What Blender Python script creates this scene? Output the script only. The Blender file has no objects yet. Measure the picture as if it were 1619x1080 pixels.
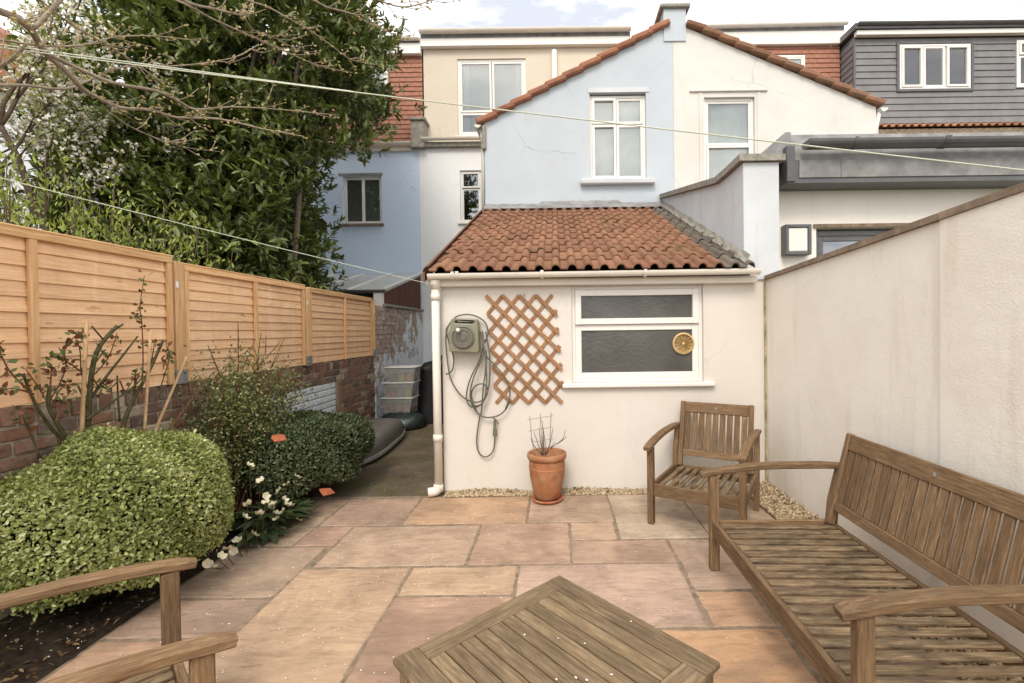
import bpy, math, random
import numpy as np
from mathutils import Vector, Matrix
from mathutils.geometry import tessellate_polygon
random.seed(7); RNG = np.random.default_rng(7)
R = math.radians
S = bpy.context.scene
COL = S.collection

# ------------------------------------------------------------------ camera, sky, sun, exposure
F, CX, CY, H = 745., 880., 532., 1.47           # focal length and principal point in photo pixels (1619 x 1080), eye height
PIT, ROLL = R(-0.77), R(0.75)
fw = Vector((0, math.cos(PIT), math.sin(PIT))); rt = Vector((1, 0, 0)); up = rt.cross(fw)
rt = rt * math.cos(ROLL) - up * math.sin(ROLL); up = rt.cross(fw)
EYE = Vector((0, 0, H))
cd = bpy.data.cameras.new('camera'); cam = bpy.data.objects.new('camera', cd); COL.objects.link(cam)
M = Matrix((rt, up, -fw)).transposed().to_4x4(); M.translation = EYE
cam.matrix_world = M
cd.sensor_width = 36; cd.lens = 36 * F / 1619
cd.shift_x = -(CX - 809.5) / 1619; cd.shift_y = -(540 - CY) / 1619
cd.clip_start = 0.05; cd.clip_end = 600
S.camera = cam

SUN_EL, SUN_AZ = 48, 190      # azimuth the light comes from, degrees clockwise from +Y
w = bpy.data.worlds.new('World'); S.world = w; w.use_nodes = True
nt = w.node_tree; nt.nodes.clear()
wo = nt.nodes.new('ShaderNodeOutputWorld'); bg = nt.nodes.new('ShaderNodeBackground')
sky = nt.nodes.new('ShaderNodeTexSky'); sky.sky_type = 'NISHITA'; sky.sun_disc = False
sky.sun_elevation = R(SUN_EL); sky.sun_rotation = R(SUN_AZ)
tc = nt.nodes.new('ShaderNodeTexCoord'); mp = nt.nodes.new('ShaderNodeMapping'); mp.inputs['Scale'].default_value = (1, 1, 2.6)
cn = nt.nodes.new('ShaderNodeTexNoise'); cn.inputs['Scale'].default_value = 3.0; cn.inputs['Detail'].default_value = 8; cn.inputs['Roughness'].default_value = .55
cr = nt.nodes.new('ShaderNodeValToRGB'); cr.color_ramp.elements[0].position = .36; cr.color_ramp.elements[1].position = .60; ce = cr.color_ramp.elements.new(.47)
cr.color_ramp.elements[0].color = (3.1, 3.2, 3.5, 1); ce.color = (6.3, 6.25, 6.2, 1); cr.color_ramp.elements[2].color = (9.4, 9.0, 8.4, 1)
mx = nt.nodes.new('ShaderNodeMix'); mx.data_type = 'RGBA'; mx.inputs[0].default_value = .9
L = nt.links.new
L(tc.outputs['Generated'], mp.inputs[0]); L(mp.outputs[0], cn.inputs['Vector']); L(cn.outputs['Fac'], cr.inputs[0])
L(sky.outputs[0], mx.inputs[6]); L(cr.outputs[0], mx.inputs[7]); L(mx.outputs[2], bg.inputs[0]); L(bg.outputs[0], wo.inputs[0])
bg.inputs[1].default_value = .115
sl = bpy.data.lights.new('sun', 'SUN'); sl.energy = .95; sl.angle = R(20); sl.color = (1, .91, .79)
so = bpy.data.objects.new('sun', sl); COL.objects.link(so)
az, el = R(SUN_AZ), R(SUN_EL)
sd = Vector((math.sin(az) * math.cos(el), math.cos(az) * math.cos(el), math.sin(el)))
so.rotation_euler = sd.to_track_quat('Z', 'Y').to_euler(); so.location = (0, -3, 12)
S.view_settings.view_transform = 'Standard'; S.view_settings.look = 'None'; S.view_settings.exposure = 1.30; S.view_settings.gamma = 1
try:
    S.cycles.use_denoising = True; S.cycles.max_bounces = 7; S.cycles.transparent_max_bounces = 12
except Exception: pass

# ------------------------------------------------------------------ measured points: a photo pixel at a known depth Y, side X or height z
def ray(x, y): return fw + rt * ((x - CX) / F) - up * ((y - CY) / F)
def at(x, y, Y): d = ray(x, y); return EYE + d * (Y / d.y)
def atX(x, y, X): d = ray(x, y); return EYE + d * (X / d.x)

# ------------------------------------------------------------------ materials
MATS = {}
class NM:
    def __init__(s, name):
        s.m = bpy.data.materials.new(name); s.m.use_nodes = True; MATS[name] = s.m
        s.t = s.m.node_tree; s.t.nodes.clear()
        s.out = s.n('ShaderNodeOutputMaterial'); s.b = s.n('ShaderNodeBsdfPrincipled'); s.l(s.b.outputs[0], s.out.inputs[0])
    def n(s, k): return s.t.nodes.new(k)
    def l(s, a, b): s.t.links.new(a, b)
    def put(s, sock, v):
        if hasattr(v, 'is_output') or isinstance(v, bpy.types.NodeSocket): s.l(v, sock)
        else:
            if isinstance(v, tuple) and len(v) == 3 and sock.type == 'RGBA': v = (*v, 1)
            sock.default_value = v
    def pos(s): return s.n('ShaderNodeNewGeometry').outputs['Position']
    def objc(s, scale=(1, 1, 1)):
        o = s.n('ShaderNodeTexCoord').outputs['Object']; r = s.n('ShaderNodeObjectInfo').outputs['Random']
        v = s.n('ShaderNodeVectorMath'); v.operation = 'SCALE'; v.inputs[0].default_value = (37, 53, 71); s.l(r, v.inputs['Scale'])
        m = s.n('ShaderNodeMapping'); s.l(o, m.inputs['Vector']); m.inputs['Scale'].default_value = scale; s.l(v.outputs[0], m.inputs['Location'])
        return m.outputs[0]
    def mapd(s, vec, scale):
        m = s.n('ShaderNodeMapping'); s.l(vec, m.inputs['Vector']); m.inputs['Scale'].default_value = scale; return m.outputs[0]
    def noise(s, vec, sc, det=4, ro=.55, dist=0):
        k = s.n('ShaderNodeTexNoise'); s.l(vec, k.inputs['Vector']); k.inputs['Scale'].default_value = sc
        k.inputs['Detail'].default_value = det; k.inputs['Roughness'].default_value = ro; k.inputs['Distortion'].default_value = dist
        return k.outputs['Fac']
    def ramp(s, f, stops):
        k = s.n('ShaderNodeValToRGB'); s.l(f, k.inputs[0]); e = k.color_ramp.elements
        while len(e) < len(stops): e.new(.5)
        for q, (p, c) in zip(e, stops):
            q.position = p; q.color = (c, c, c, 1) if isinstance(c, (int, float)) else (*c, 1)
        return k.outputs[0]
    def mix(s, f, a, b, mode='MIX'):
        k = s.n('ShaderNodeMix'); k.data_type = 'RGBA'; k.blend_type = mode
        s.put(k.inputs[0], f); s.put(k.inputs[6], a); s.put(k.inputs[7], b); return k.outputs[2]
    def math(s, op, a, b=0.):
        k = s.n('ShaderNodeMath'); k.operation = op; s.put(k.inputs[0], a); s.put(k.inputs[1], b); return k.outputs[0]
    def bump(s, h, st, d=.01):
        k = s.n('ShaderNodeBump'); k.inputs['Strength'].default_value = st; k.inputs['Distance'].default_value = d; s.l(h, k.inputs['Height'])
        s.l(k.outputs[0], s.b.inputs['Normal'])
    def vary(s, c, lo=.85, hi=1.15):
        r = s.n('ShaderNodeObjectInfo').outputs['Random']; m = s.n('ShaderNodeMapRange'); s.l(r, m.inputs[0])
        m.inputs[3].default_value = lo; m.inputs[4].default_value = hi
        h = s.n('ShaderNodeHueSaturation'); s.l(m.outputs[0], h.inputs['Value']); s.put(h.inputs['Color'], c); return h.outputs[0]
    def fin(s, col, rough=.7, spec=.3):
        s.put(s.b.inputs['Base Color'], col); s.put(s.b.inputs['Roughness'], rough); s.b.inputs['Specular IOR Level'].default_value = spec; return s.m

def render_mat(name, c, dirt, stain=(.2, .17, .12), st=.5, bs=60, bst=.35, rough=.9, ck_=.45):
    m = NM(name); p = m.pos()
    k = m.ramp(m.noise(p, 1.3, 5, .6), [(.3, dirt), (.62, c)])
    streak = m.ramp(m.noise(m.mapd(p, (5, 5, .55)), 1.4, 5, .65), [(.55, 0.), (.8, 1.)])
    k = m.mix(m.math('MULTIPLY', streak, st), k, stain)
    sp = m.ramp(m.noise(p, 24, 3, .6), [(.70, 0.), (.78, 1.)])
    k = m.mix(m.math('MULTIPLY', sp, st * .5), k, stain)
    vo = m.n('ShaderNodeTexVoronoi'); vo.feature = 'DISTANCE_TO_EDGE'; vo.inputs['Scale'].default_value = 1.1
    nz = m.n('ShaderNodeTexNoise'); m.l(p, nz.inputs['Vector']); nz.inputs['Scale'].default_value = 2.5; nz.inputs['Detail'].default_value = 6
    m.l(m.mix(.22, p, nz.outputs['Color'], 'ADD'), vo.inputs['Vector'])
    ck = m.math('MULTIPLY', m.ramp(vo.outputs['Distance'], [(.0, 1.), (.007, 0.)]), m.ramp(m.noise(p, .9, 3), [(.52, 0.), (.62, 1.)]))
    k = m.mix(m.math('MULTIPLY', ck, ck_), k, tuple(x * .45 for x in dirt))
    h = m.math('ADD', m.noise(p, bs, 4, .6), m.math('MULTIPLY', m.noise(p, 5, 3), 2.5)); m.bump(h, bst, .006)
    return m.fin(k, rough, .2)
def wood_mat(name, dark, mid, light, stain=None, samt=.6, sc=(8, 120, 120), bst=.5, rough=.75, lo=.85, hi=1.13, fc=.72):
    m = NM(name); o = m.objc(sc)
    g = m.noise(o, 1., 7, .62, .6)
    k = m.ramp(g, [(.33, dark), (.5, mid), (.69, light)])
    fine = m.ramp(m.noise(m.objc((sc[0] * 2.5, sc[1] * 3.5, sc[2] * 3.5)), 1., 3, .6), [(.35, fc), (.62, 1.1)])
    k = m.mix(1., k, fine, 'MULTIPLY')
    if stain:
        s_ = m.ramp(m.noise(m.objc((6, 16, 16)), 1., 6, .7), [(.44, 0.), (.66, 1.)])
        k = m.mix(m.math('MULTIPLY', s_, samt), k, stain)
    if name == 'fence_timber':
        k = m.mix(m.math('MULTIPLY', m.ramp(m.noise(m.objc((7, 20, 20)), 1., 2, .4), [(.70, 0.), (.76, 1.)]), .6), k, (.36, .17, .065))
        k = m.mix(m.math('MULTIPLY', m.ramp(m.noise(m.mapd(m.pos(), (1, 5, .9)), 1.6, 5, .65, .6), [(.52, 0.), (.66, 1.)]), .35), k, (.86, .66, .44))
        k = m.mix(m.math('MULTIPLY', m.ramp(m.noise(m.mapd(m.pos(), (1, 3.2, .7)), 1.1, 5, .65), [(.54, 0.), (.72, 1.)]), .3), k, (.45, .27, .14))
    k = m.vary(k, lo, hi); m.bump(g, bst, .003)
    return m.fin(k, rough, .25)
def plain(name, c, rough=.5, spec=.4, var=.12, sc=6, bst=.0, bs=80, metal=0):
    m = NM(name); p = m.pos()
    f = m.ramp(m.noise(p, sc, 4, .6), [(.3, 1 - var), (.7, 1 + var * .5)])
    k = m.mix(1., c, f, 'MULTIPLY')
    if bst: m.bump(m.noise(p, bs, 3), bst, .004)
    m.b.inputs['Metallic'].default_value = metal
    return m.fin(k, rough, spec)
def leaf_mat(name, stops, rough=.45, trans=.25, spec=.4):
    m = NM(name); a = m.n('ShaderNodeAttribute'); a.attribute_name = 'rnd'
    k = m.ramp(a.outputs['Fac'], stops); m.fin(k, rough, spec)
    t = m.n('ShaderNodeBsdfTranslucent'); m.l(m.mix(1., k, (1.15, 1.2, .6), 'MULTIPLY'), t.inputs[0])
    x = m.n('ShaderNodeMixShader'); x.inputs[0].default_value = trans
    m.l(m.b.outputs[0], x.inputs[1]); m.l(t.outputs[0], x.inputs[2]); m.l(x.outputs[0], m.out.inputs[0]); return m.m
def objcol_mat(name, sc, amt, rough=.8, dirt=None, dlo=.5, dhi=.75, damt=.6, bst=.3, bs=40, dsc=3., spec=.25):
    m = NM(name); p = m.pos(); c = m.n('ShaderNodeObjectInfo').outputs['Color']
    f = m.ramp(m.noise(p, sc, 6, .65, .4), [(.28, 1 - amt), (.5, 1.), (.74, 1 + amt * .6)])
    k = m.mix(1., c, f, 'MULTIPLY')
    if dirt:
        d = m.ramp(m.noise(p, dsc, 7, .68), [(dlo, 0.), (dhi, 1.)]); k = m.mix(m.math('MULTIPLY', d, damt), k, dirt)
    m.bump(m.noise(p, bs, 5, .6), bst, .004); return m.fin(k, rough, spec)
def glass_mat(name, tint=(.9, .93, .92), refl=.12):
    m = NM(name); t = m.n('ShaderNodeBsdfTransparent'); t.inputs[0].default_value = (*tint, 1)
    g = m.n('ShaderNodeBsdfGlossy'); g.inputs['Roughness'].default_value = .02
    fr = m.n('ShaderNodeFresnel'); fr.inputs[0].default_value = 1.5
    x = m.n('ShaderNodeMixShader'); m.l(m.math('ADD', fr.outputs[0], refl), x.inputs[0]); m.l(t.outputs[0], x.inputs[1]); m.l(g.outputs[0], x.inputs[2])
    m.l(x.outputs[0], m.out.inputs[0]); return m.m

W_LEAN = render_mat('cream_render', (.665, .625, .572), (.63, .586, .528), (.44, .38, .29), .16, ck_=.18)
W_EXT = render_mat('extension_render', (.80, .755, .69), (.75, .70, .63), (.45, .38, .28), .2)
W_REAR = render_mat('pale_rear_render', (.84, .85, .85), (.80, .81, .81), (.5, .49, .47), .25)
W_RIGHT = render_mat('stained_render', (.84, .79, .715), (.78, .72, .635), (.48, .39, .26), .36, 90, .45, ck_=.1)
W_BLUE = render_mat('pale_blue_render', (.49, .535, .575), (.45, .49, .53), (.42, .42, .41), .3)
W_PARTY = render_mat('grey_blue_render', (.60, .625, .65), (.52, .535, .55), (.34, .33, .31), .45)
W_WHITE = render_mat('white_pebble_render', (.655, .635, .595), (.60, .575, .53), (.46, .41, .34), .25, 120, .7)
W_SKY = render_mat('sky_blue_render', (.62, .73, .88), (.59, .70, .86), (.55, .6, .66), .3)
W_CREAM = render_mat('cream_dormer_render', (.63, .565, .46), (.60, .535, .43), (.48, .41, .31), .2)
W_PALE = render_mat('pale_grey_render', (.62, .62, .66), (.55, .55, .58), (.4, .4, .4), .3)
CONC = plain('weathered_concrete', (.30, .28, .24), .9, .2, .35, 14, .5, 60)
COPE = plain('brown_coping', (.24, .18, .13), .9, .2, .4, 12, .5, 70)
UPVC = plain('white_upvc', (.76, .735, .69), .35, .45, .05, 3)
PIPE = plain('cream_pvc', (.74, .69, .60), .4, .45, .08, 3)
GREYM = plain('grey_metal', (.10, .10, .103), .4, .5, .25, 5)
LEAD = plain('lead_sheet', (.24, .235, .23), .6, .4, .35, 7)
TILE = objcol_mat('clay_roof_tile', 9, .28, .85, (.10, .085, .05), .52, .72, .55, .5, 60, 5)
REDT = objcol_mat('red_hanging_tile', 14, .25, .85, None, bst=.4)

m = NM('sandstone_slab'); p = m.pos(); c = m.n('ShaderNodeObjectInfo').outputs['Color']; oc = m.objc((1, 1, 1))
k = m.mix(1., c, m.ramp(m.noise(oc, 2.2, 6, .6, .8), [(.32, .72), (.5, .98), (.68, 1.16)]), 'MULTIPLY')
k = m.mix(1., k, m.ramp(m.noise(m.mapd(oc, (5, 22, 5)), 1., 6, .65, 1.2), [(.33, .78), (.52, 1.), (.7, 1.12)]), 'MULTIPLY')
k = m.mix(m.math('MULTIPLY', m.ramp(m.noise(oc, 1.7, 7, .7, .5), [(.50, 0.), (.64, 1.)]), .45), k, (.20, .135, .095))
k = m.mix(m.math('MULTIPLY', m.ramp(m.noise(m.mapd(oc, (8, 34, 8)), 1., 8, .75, 1.), [(.57, 0.), (.66, 1.)]), .6), k, (.15, .10, .07))
k = m.mix(m.math('MULTIPLY', m.ramp(m.noise(p, 55, 4, .7), [(.62, 0.), (.70, 1.)]), .5), k, (.15, .105, .075))
m.bump(m.math('ADD', m.noise(p, 30, 6, .65), m.math('MULTIPLY', m.noise(p, 5, 4), 2.)), .35, .006); SLAB = m.fin(k, .8, .25)
BRICK = objcol_mat('old_brick', 20, .45, .9, (.34, .28, .20), .50, .68, .65, .9, 70, 9)
MORTAR = plain('lime_mortar', (.40, .35, .27), .95, .15, .35, 18, .8, 60)
JOINT = plain('joint_mortar', (.25, .19, .135), .95, .1, .4, 20, .6, 60)
FENCE = wood_mat('fence_timber', (.69, .415, .225), (.76, .48, .275), (.82, .555, .34), (.60, .35, .17), .35, (3, 70, 70), .2, .75, .92, 1.08, .88)
POSTW = wood_mat('fence_post_timber', (.54, .30, .13), (.68, .41, .20), (.77, .52, .29), None, 0, (3, 80, 80), .25, fc=.85)
TEAK = wood_mat('weathered_teak', (.125, .074, .037), (.195, .119, .061), (.28, .188, .108), (.085, .055, .032), .5, lo=.8, hi=1.15, fc=.8)
TEAKD = wood_mat('mildewed_teak', (.115, .078, .043), (.20, .136, .076), (.32, .245, .152), (.032, .025, .017), .8, lo=.76, hi=1.18, fc=.82)
TEAKT = wood_mat('table_teak', (.115, .078, .043), (.19, .131, .073), (.275, .206, .127), (.09, .065, .04), .55, lo=.8, hi=1.16, fc=.85)
TRELW = wood_mat('trellis_wood', (.21, .095, .04), (.34, .165, .072), (.43, .25, .13), (.22, .16, .11), .5)
BARK = plain('grey_bark', (.30, .245, .185), .9, .2, .4, 25, .7, 60)
BARKD = plain('brown_bark', (.10, .07, .048), .9, .2, .4, 25, .7, 60)
CANEG = plain('green_cane', (.065, .062, .022), .7, .3, .5, 30, .4, 80)
TWIGR = plain('red_twig', (.13, .06, .032), .8, .3, .4, 25)
BAMB = plain('bamboo', (.45, .29, .15), .6, .35, .25, 20)
SOIL = plain('dark_soil', (.034, .025, .017), .95, .1, .6, 22, 1., 30)
HOSEM = plain('grey_hose', (.12, .115, .085), .5, .4, .15, 10)
REELM = plain('olive_plastic', (.22, .21, .145), .5, .4, .12, 10)
REELD = plain('dark_olive_plastic', (.14, .135, .105), .5, .4, .15, 20)
TERRA = objcol_mat('terracotta', 9, .3, .85, (.42, .29, .175), .46, .68, .6, .3, 60, 7)
TERRA2 = plain('bright_terracotta', (.33, .10, .045), .8, .25, .2, 20)
PEBB = leaf_mat('pebble', [(0, (.20, .15, .09)), (.5, (.46, .35, .22)), (.85, (.58, .47, .32)), (1, (.16, .10, .06))], .85, .0, .2)
PETAL = plain('white_petal', (.82, .78, .72), .7, .2, .05)
FLOWER = leaf_mat('cream_flower', [(0, (.48, .50, .28)), (.5, (.62, .57, .40)), (1, (.70, .60, .47))], .6, .08)
BLOSS = leaf_mat('white_blossom', [(0, (.74, .68, .60)), (1, (.85, .81, .76))], .7, .08)
BUD = leaf_mat('pale_bud', [(0, (.40, .34, .16)), (1, (.58, .48, .27))], .6, .1)
BAYL = leaf_mat('bay_leaf', [(0, (.03, .044, .014)), (.4, (.085, .115, .03)), (.8, (.165, .20, .055)), (1, (.29, .32, .12))], .36, .2, .5)
EUON = leaf_mat('euonymus_leaf', [(0, (.10, .13, .035)), (.4, (.26, .295, .085)), (.8, (.42, .44, .17)), (1, (.64, .63, .38))], .45, .25)
DARKL = leaf_mat('dark_small_leaf', [(0, (.032, .044, .018)), (.6, (.075, .098, .038)), (.9, (.14, .17, .08)), (1, (.30, .32, .20))], .4, .18)
VARL = leaf_mat('variegated_leaf', [(0, (.045, .06, .02)), (.5, (.12, .15, .04)), (.82, (.22, .24, .08)), (1, (.50, .48, .27))], .45, .22)
YGL = leaf_mat('yellow_green_leaf', [(0, (.13, .17, .03)), (.6, (.28, .34, .06)), (1, (.42, .45, .13))], .5, .35)
ROSEL = leaf_mat('rose_leaf', [(0, (.10, .03, .015)), (.35, (.20, .08, .03)), (.5, (.07, .10, .03)), (1, (.13, .17, .06))], .5, .25)
HELL = leaf_mat('hellebore_leaf', [(0, (.035, .055, .02)), (1, (.08, .11, .045))], .45, .12)
GLASS = glass_mat('window_glass', refl=.12)
GLASSD = glass_mat('reflecting_glass', (.5, .52, .55), .3)
BLIND = plain('pale_blind', (.78, .79, .73), .9, .1, .22, 2)
REFLG = plain('grey_reflection', (.58, .565, .56), .9, .1, .06, 3)  # even grey behind the panes, painted in place of what the glass reflects
CURT = plain('white_curtain', (.80, .78, .74), .9, .1, .06, 3)
DARKIN = plain('dark_interior', (.045, .042, .04), .9, .1, .3, 3)  # near-black colour stands in for the unlit room behind the panes
CLAD = plain('grey_cladding', (.19, .185, .187), .55, .35, .18, 5)
BROWNC = wood_mat('brown_cladding', (.07, .025, .016), (.13, .05, .03), (.18, .08, .05), None, 0)
POLYC = plain('polycarbonate', (.52, .53, .50), .4, .4, .12, 4)
BLACKP = plain('black_polythene', (.012, .012, .014), .38, .5, .3, 8, .5, 14)
BAGP = plain('dark_green_polythene', (.014, .024, .022), .35, .5, .3, 8, .6, 22)
GREYP = plain('grey_plastic', (.115, .105, .095), .45, .4, .15, 8)
VENTM = plain('yellowed_plastic', (.55, .38, .17), .5, .4, .2, 20)
ROPE = plain('pale_green_rope', (.52, .55, .44), .8, .2, .15, 60)
LAMPW = plain('lamp_diffuser', (.72, .69, .64), .4, .4, .03)
m = NM('frosted_patterned_glass'); p = m.pos()
v = m.n('ShaderNodeTexVoronoi'); m.l(p, v.inputs['Vector']); v.inputs['Scale'].default_value = 70; v.feature = 'SMOOTH_F1'
wv = m.n('ShaderNodeTexWave'); m.l(p, wv.inputs['Vector']); wv.wave_type = 'RINGS'; wv.inputs['Scale'].default_value = 11; wv.inputs['Distortion'].default_value = 14; wv.inputs['Detail'].default_value = 3
hh = m.math('ADD', m.math('MULTIPLY', v.outputs[0], 1.2), m.math('ADD', wv.outputs['Fac'], m.noise(m.mapd(p, (1, 1, .25)), 160, 2)))
m.bump(hh, .25, .002); FROST = m.fin(m.ramp(m.noise(p, 3, 3), [(.3, (.06, .058, .054)), (.7, (.10, .098, .09))]), .22, .55)
m = NM('clear_box_plastic'); a_ = m.n('ShaderNodeBsdfTransparent'); a_.inputs[0].default_value = (.88, .88, .88, 1)
x_ = m.n('ShaderNodeMixShader'); x_.inputs[0].default_value = .24; m.fin((.55, .53, .50), .35, .5)
m.l(a_.outputs[0], x_.inputs[1]); m.l(m.b.outputs[0], x_.inputs[2]); m.l(x_.outputs[0], m.out.inputs[0]); CLEAR = m.m
m = NM('mossy_concrete'); p = m.pos()
k = m.ramp(m.noise(p, 3, 8, .7), [(.3, (.065, .05, .034)), (.55, (.12, .095, .066)), (.75, (.19, .155, .115))])
k = m.mix(m.ramp(m.noise(p, 1.6, 6, .7), [(.48, 0.), (.68, .8)]), k, (.085, .085, .025)); m.bump(m.noise(p, 40, 5), .5, .01); MOSSY = m.fin(k, .95, .15)
def peel(name, paint, lo, hi, bare1=(.10, .055, .04), bare2=(.30, .22, .16), grad=None):
    m = NM(name); p = m.pos()
    bare = m.ramp(m.noise(p, 16, 5, .7), [(.35, bare1), (.65, bare2)])
    f = m.noise(m.mapd(p, (1, 1, .8)), 3.4, 9, .72)
    if grad:
        s_ = m.n('ShaderNodeSeparateXYZ'); m.l(p, s_.inputs[0])
        mr = m.n('ShaderNodeMapRange'); m.l(m.math('SUBTRACT', s_.outputs[2], m.math('MULTIPLY', s_.outputs[1], .55)), mr.inputs[0])
        mr.inputs[1].default_value, mr.inputs[2].default_value, mr.inputs[3].default_value, mr.inputs[4].default_value = grad
        f = m.math('ADD', f, mr.outputs[0])
    k = m.mix(m.ramp(f, [(lo, 0.), (hi, 1.)]), paint, bare); m.bump(f, .5, .006); return m.fin(k, .85, .2)
PEEL = peel('peeling_blue_paint', (.80, .84, .88), .48, .53, (.22, .14, .11), (.60, .50, .41), grad=(-4.4, -2.3, -.13, .19))
WPAINT = peel('flaking_white_paint', (.62, .66, .70), .60, .66)

# ------------------------------------------------------------------ mesh helpers
class MB:
    def __init__(s): s.v = []; s.f = []
    def add(s, vs, fs):
        o = len(s.v); s.v += [tuple(v) for v in vs]; s.f += [tuple(i + o for i in f) for f in fs]; return s
    def box(s, x0, x1, y0, y1, z0, z1):
        return s.add([(x0, y0, z0), (x1, y0, z0), (x1, y1, z0), (x0, y1, z0), (x0, y0, z1), (x1, y0, z1), (x1, y1, z1), (x0, y1, z1)],
                     [(0, 3, 2, 1), (4, 5, 6, 7), (0, 1, 5, 4), (1, 2, 6, 5), (2, 3, 7, 6), (3, 0, 4, 7)])
    def cbox(s, x0, x1, y0, y1, z0, z1, b=.004, jit=0):
        X, Y, Z = (x0, x1), (y0, y1), (z0, z1); sg = (1, -1); V = []; I = {}
        for i in (0, 1):
            for j in (0, 1):
                for k in (0, 1):
                    for a in range(3):
                        p = [X[i], Y[j], Z[k]]; d = (sg[i], sg[j], sg[k])
                        for c in range(3):
                            if c != a: p[c] += d[c] * b
                        if jit: p = [q + random.uniform(-jit, jit) for q in p]
                        I[i, j, k, a] = len(V); V.append(p)
        Fs = []
        for i in (0, 1): Fs.append([I[i, 0, 0, 0], I[i, 1, 0, 0], I[i, 1, 1, 0], I[i, 0, 1, 0]][::1 if i else -1])
        for j in (0, 1): Fs.append([I[0, j, 0, 1], I[1, j, 0, 1], I[1, j, 1, 1], I[0, j, 1, 1]][::-1 if j else 1])
        for k in (0, 1): Fs.append([I[0, 0, k, 2], I[1, 0, k, 2], I[1, 1, k, 2], I[0, 1, k, 2]][::1 if k else -1])
        for j in (0, 1):
            for k in (0, 1): Fs.append([I[0, j, k, 1], I[1, j, k, 1], I[1, j, k, 2], I[0, j, k, 2]][::1 if j != k else -1])
        for i in (0, 1):
            for k in (0, 1): Fs.append([I[i, 0, k, 0], I[i, 1, k, 0], I[i, 1, k, 2], I[i, 0, k, 2]][::1 if i == k else -1])
        for i in (0, 1):
            for j in (0, 1): Fs.append([I[i, j, 0, 0], I[i, j, 1, 0], I[i, j, 1, 1], I[i, j, 0, 1]][::1 if i != j else -1])
        for i in (0, 1):
            for j in (0, 1):
                for k in (0, 1): Fs.append([I[i, j, k, 0], I[i, j, k, 1], I[i, j, k, 2]][::1 if (i + j + k) % 2 else -1])
        return s.add(V, Fs)
    def tube(s, pts, rad, n=6, cap=True):
        pts = [Vector(p) for p in pts]
        if not hasattr(rad, '__len__'): rad = [rad] * len(pts)
        o = len(s.v); u = None
        for i, p in enumerate(pts):
            d = (pts[min(i + 1, len(pts) - 1)] - pts[max(i - 1, 0)])
            d = d.normalized() if d.length > 1e-9 else Vector((0, 0, 1))
            if u is None: u = d.orthogonal().normalized()
            u = (u - d * u.dot(d)); u = u.normalized() if u.length > 1e-6 else d.orthogonal().normalized()
            w_ = d.cross(u)
            for k in range(n):
                a = 2 * math.pi * k / n; s.v.append(tuple(p + (u * math.cos(a) + w_ * math.sin(a)) * rad[i]))
        for i in range(len(pts) - 1):
            for k in range(n):
                a, b = o + i * n + k, o + i * n + (k + 1) % n; s.f.append((a, b, b + n, a + n))
        if cap: s.f.append(tuple(o + k for k in range(n))[::-1]); s.f.append(tuple(o + (len(pts) - 1) * n + k for k in range(n)))
        return s
    def lathe(s, prof, n=28, c=(0, 0, 0)):
        o = len(s.v)
        for r, z in prof:
            for k in range(n):
                a = 2 * math.pi * k / n; s.v.append((c[0] + r * math.cos(a), c[1] + r * math.sin(a), c[2] + z))
        for i in range(len(prof) - 1):
            for k in range(n):
                a, b = o + i * n + k, o + i * n + (k + 1) % n; s.f.append((a, b, b + n, a + n))
        return s
    def plate(s, outer, holes, y0, y1):            # polygon in x,z with holes, thick from y0 (front) to y1
        loops = [outer] + holes; flat = [p for l_ in loops for p in l_]; n = len(flat)
        tr = tessellate_polygon([[Vector((x, z, 0)) for x, z in l_] for l_ in loops])
        o = len(s.v); s.v += [(x, y0, z) for x, z in flat] + [(x, y1, z) for x, z in flat]
        for t in tr:
            a, b, c = [flat[i] for i in t]; cr_ = (b[0] - a[0]) * (c[1] - a[1]) - (b[1] - a[1]) * (c[0] - a[0])
            t = t if cr_ > 0 else t[::-1]
            s.f.append(tuple(o + i for i in t)); s.f.append(tuple(o + n + i for i in t[::-1]))
        st = 0
        for l_ in loops:
            for i in range(len(l_)):
                a, b = o + st + i, o + st + (i + 1) % len(l_); s.f.append((a, a + n, b + n, b))
            st += len(l_)
        return s
    def mesh(s, name, smooth=False):
        me = bpy.data.meshes.new(name); me.from_pydata(s.v, [], s.f); me.update()
        if smooth:
            me.polygons.foreach_set('use_smooth', [True] * len(me.polygons))
        return me
    def build(s, name, mat, parent=None, smooth=False, **kw): return obj(name, s.mesh(name, smooth), mat, parent, **kw)
def obj(name, me, mat=None, parent=None, loc=None, rot=None, mw=None, color=None):
    o = bpy.data.objects.new(name, me); COL.objects.link(o)
    if mat is not None and not me.materials: me.materials.append(mat)
    if parent: o.parent = parent
    if loc is not None: o.location = loc
    if rot is not None: o.rotation_euler = rot
    if mw is not None: o.matrix_basis = mw
    if color: o.color = (*color, 1)
    return o
def tag(o, label=None, cat=None, group=None, kind=None):
    if label: o['label'] = label
    if cat: o['category'] = cat
    if group: o['group'] = group
    if kind: o['kind'] = kind
    return o
def thing(name, label, cat, loc=(0, 0, 0), rz=0, group=None):
    o = bpy.data.objects.new(name, None); COL.objects.link(o); o.location = loc; o.rotation_euler = (0, 0, rz); o.empty_display_size = .1
    return tag(o, label, cat, group)
def frame(o, x, z):                                # matrix with local X along x, local Z near z
    x = Vector(x).normalized(); z = Vector(z); y = z.cross(x).normalized(); z = x.cross(y)
    m_ = Matrix((x, y, z)).transposed().to_4x4(); m_.translation = o; return m_
BOX = {}
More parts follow.
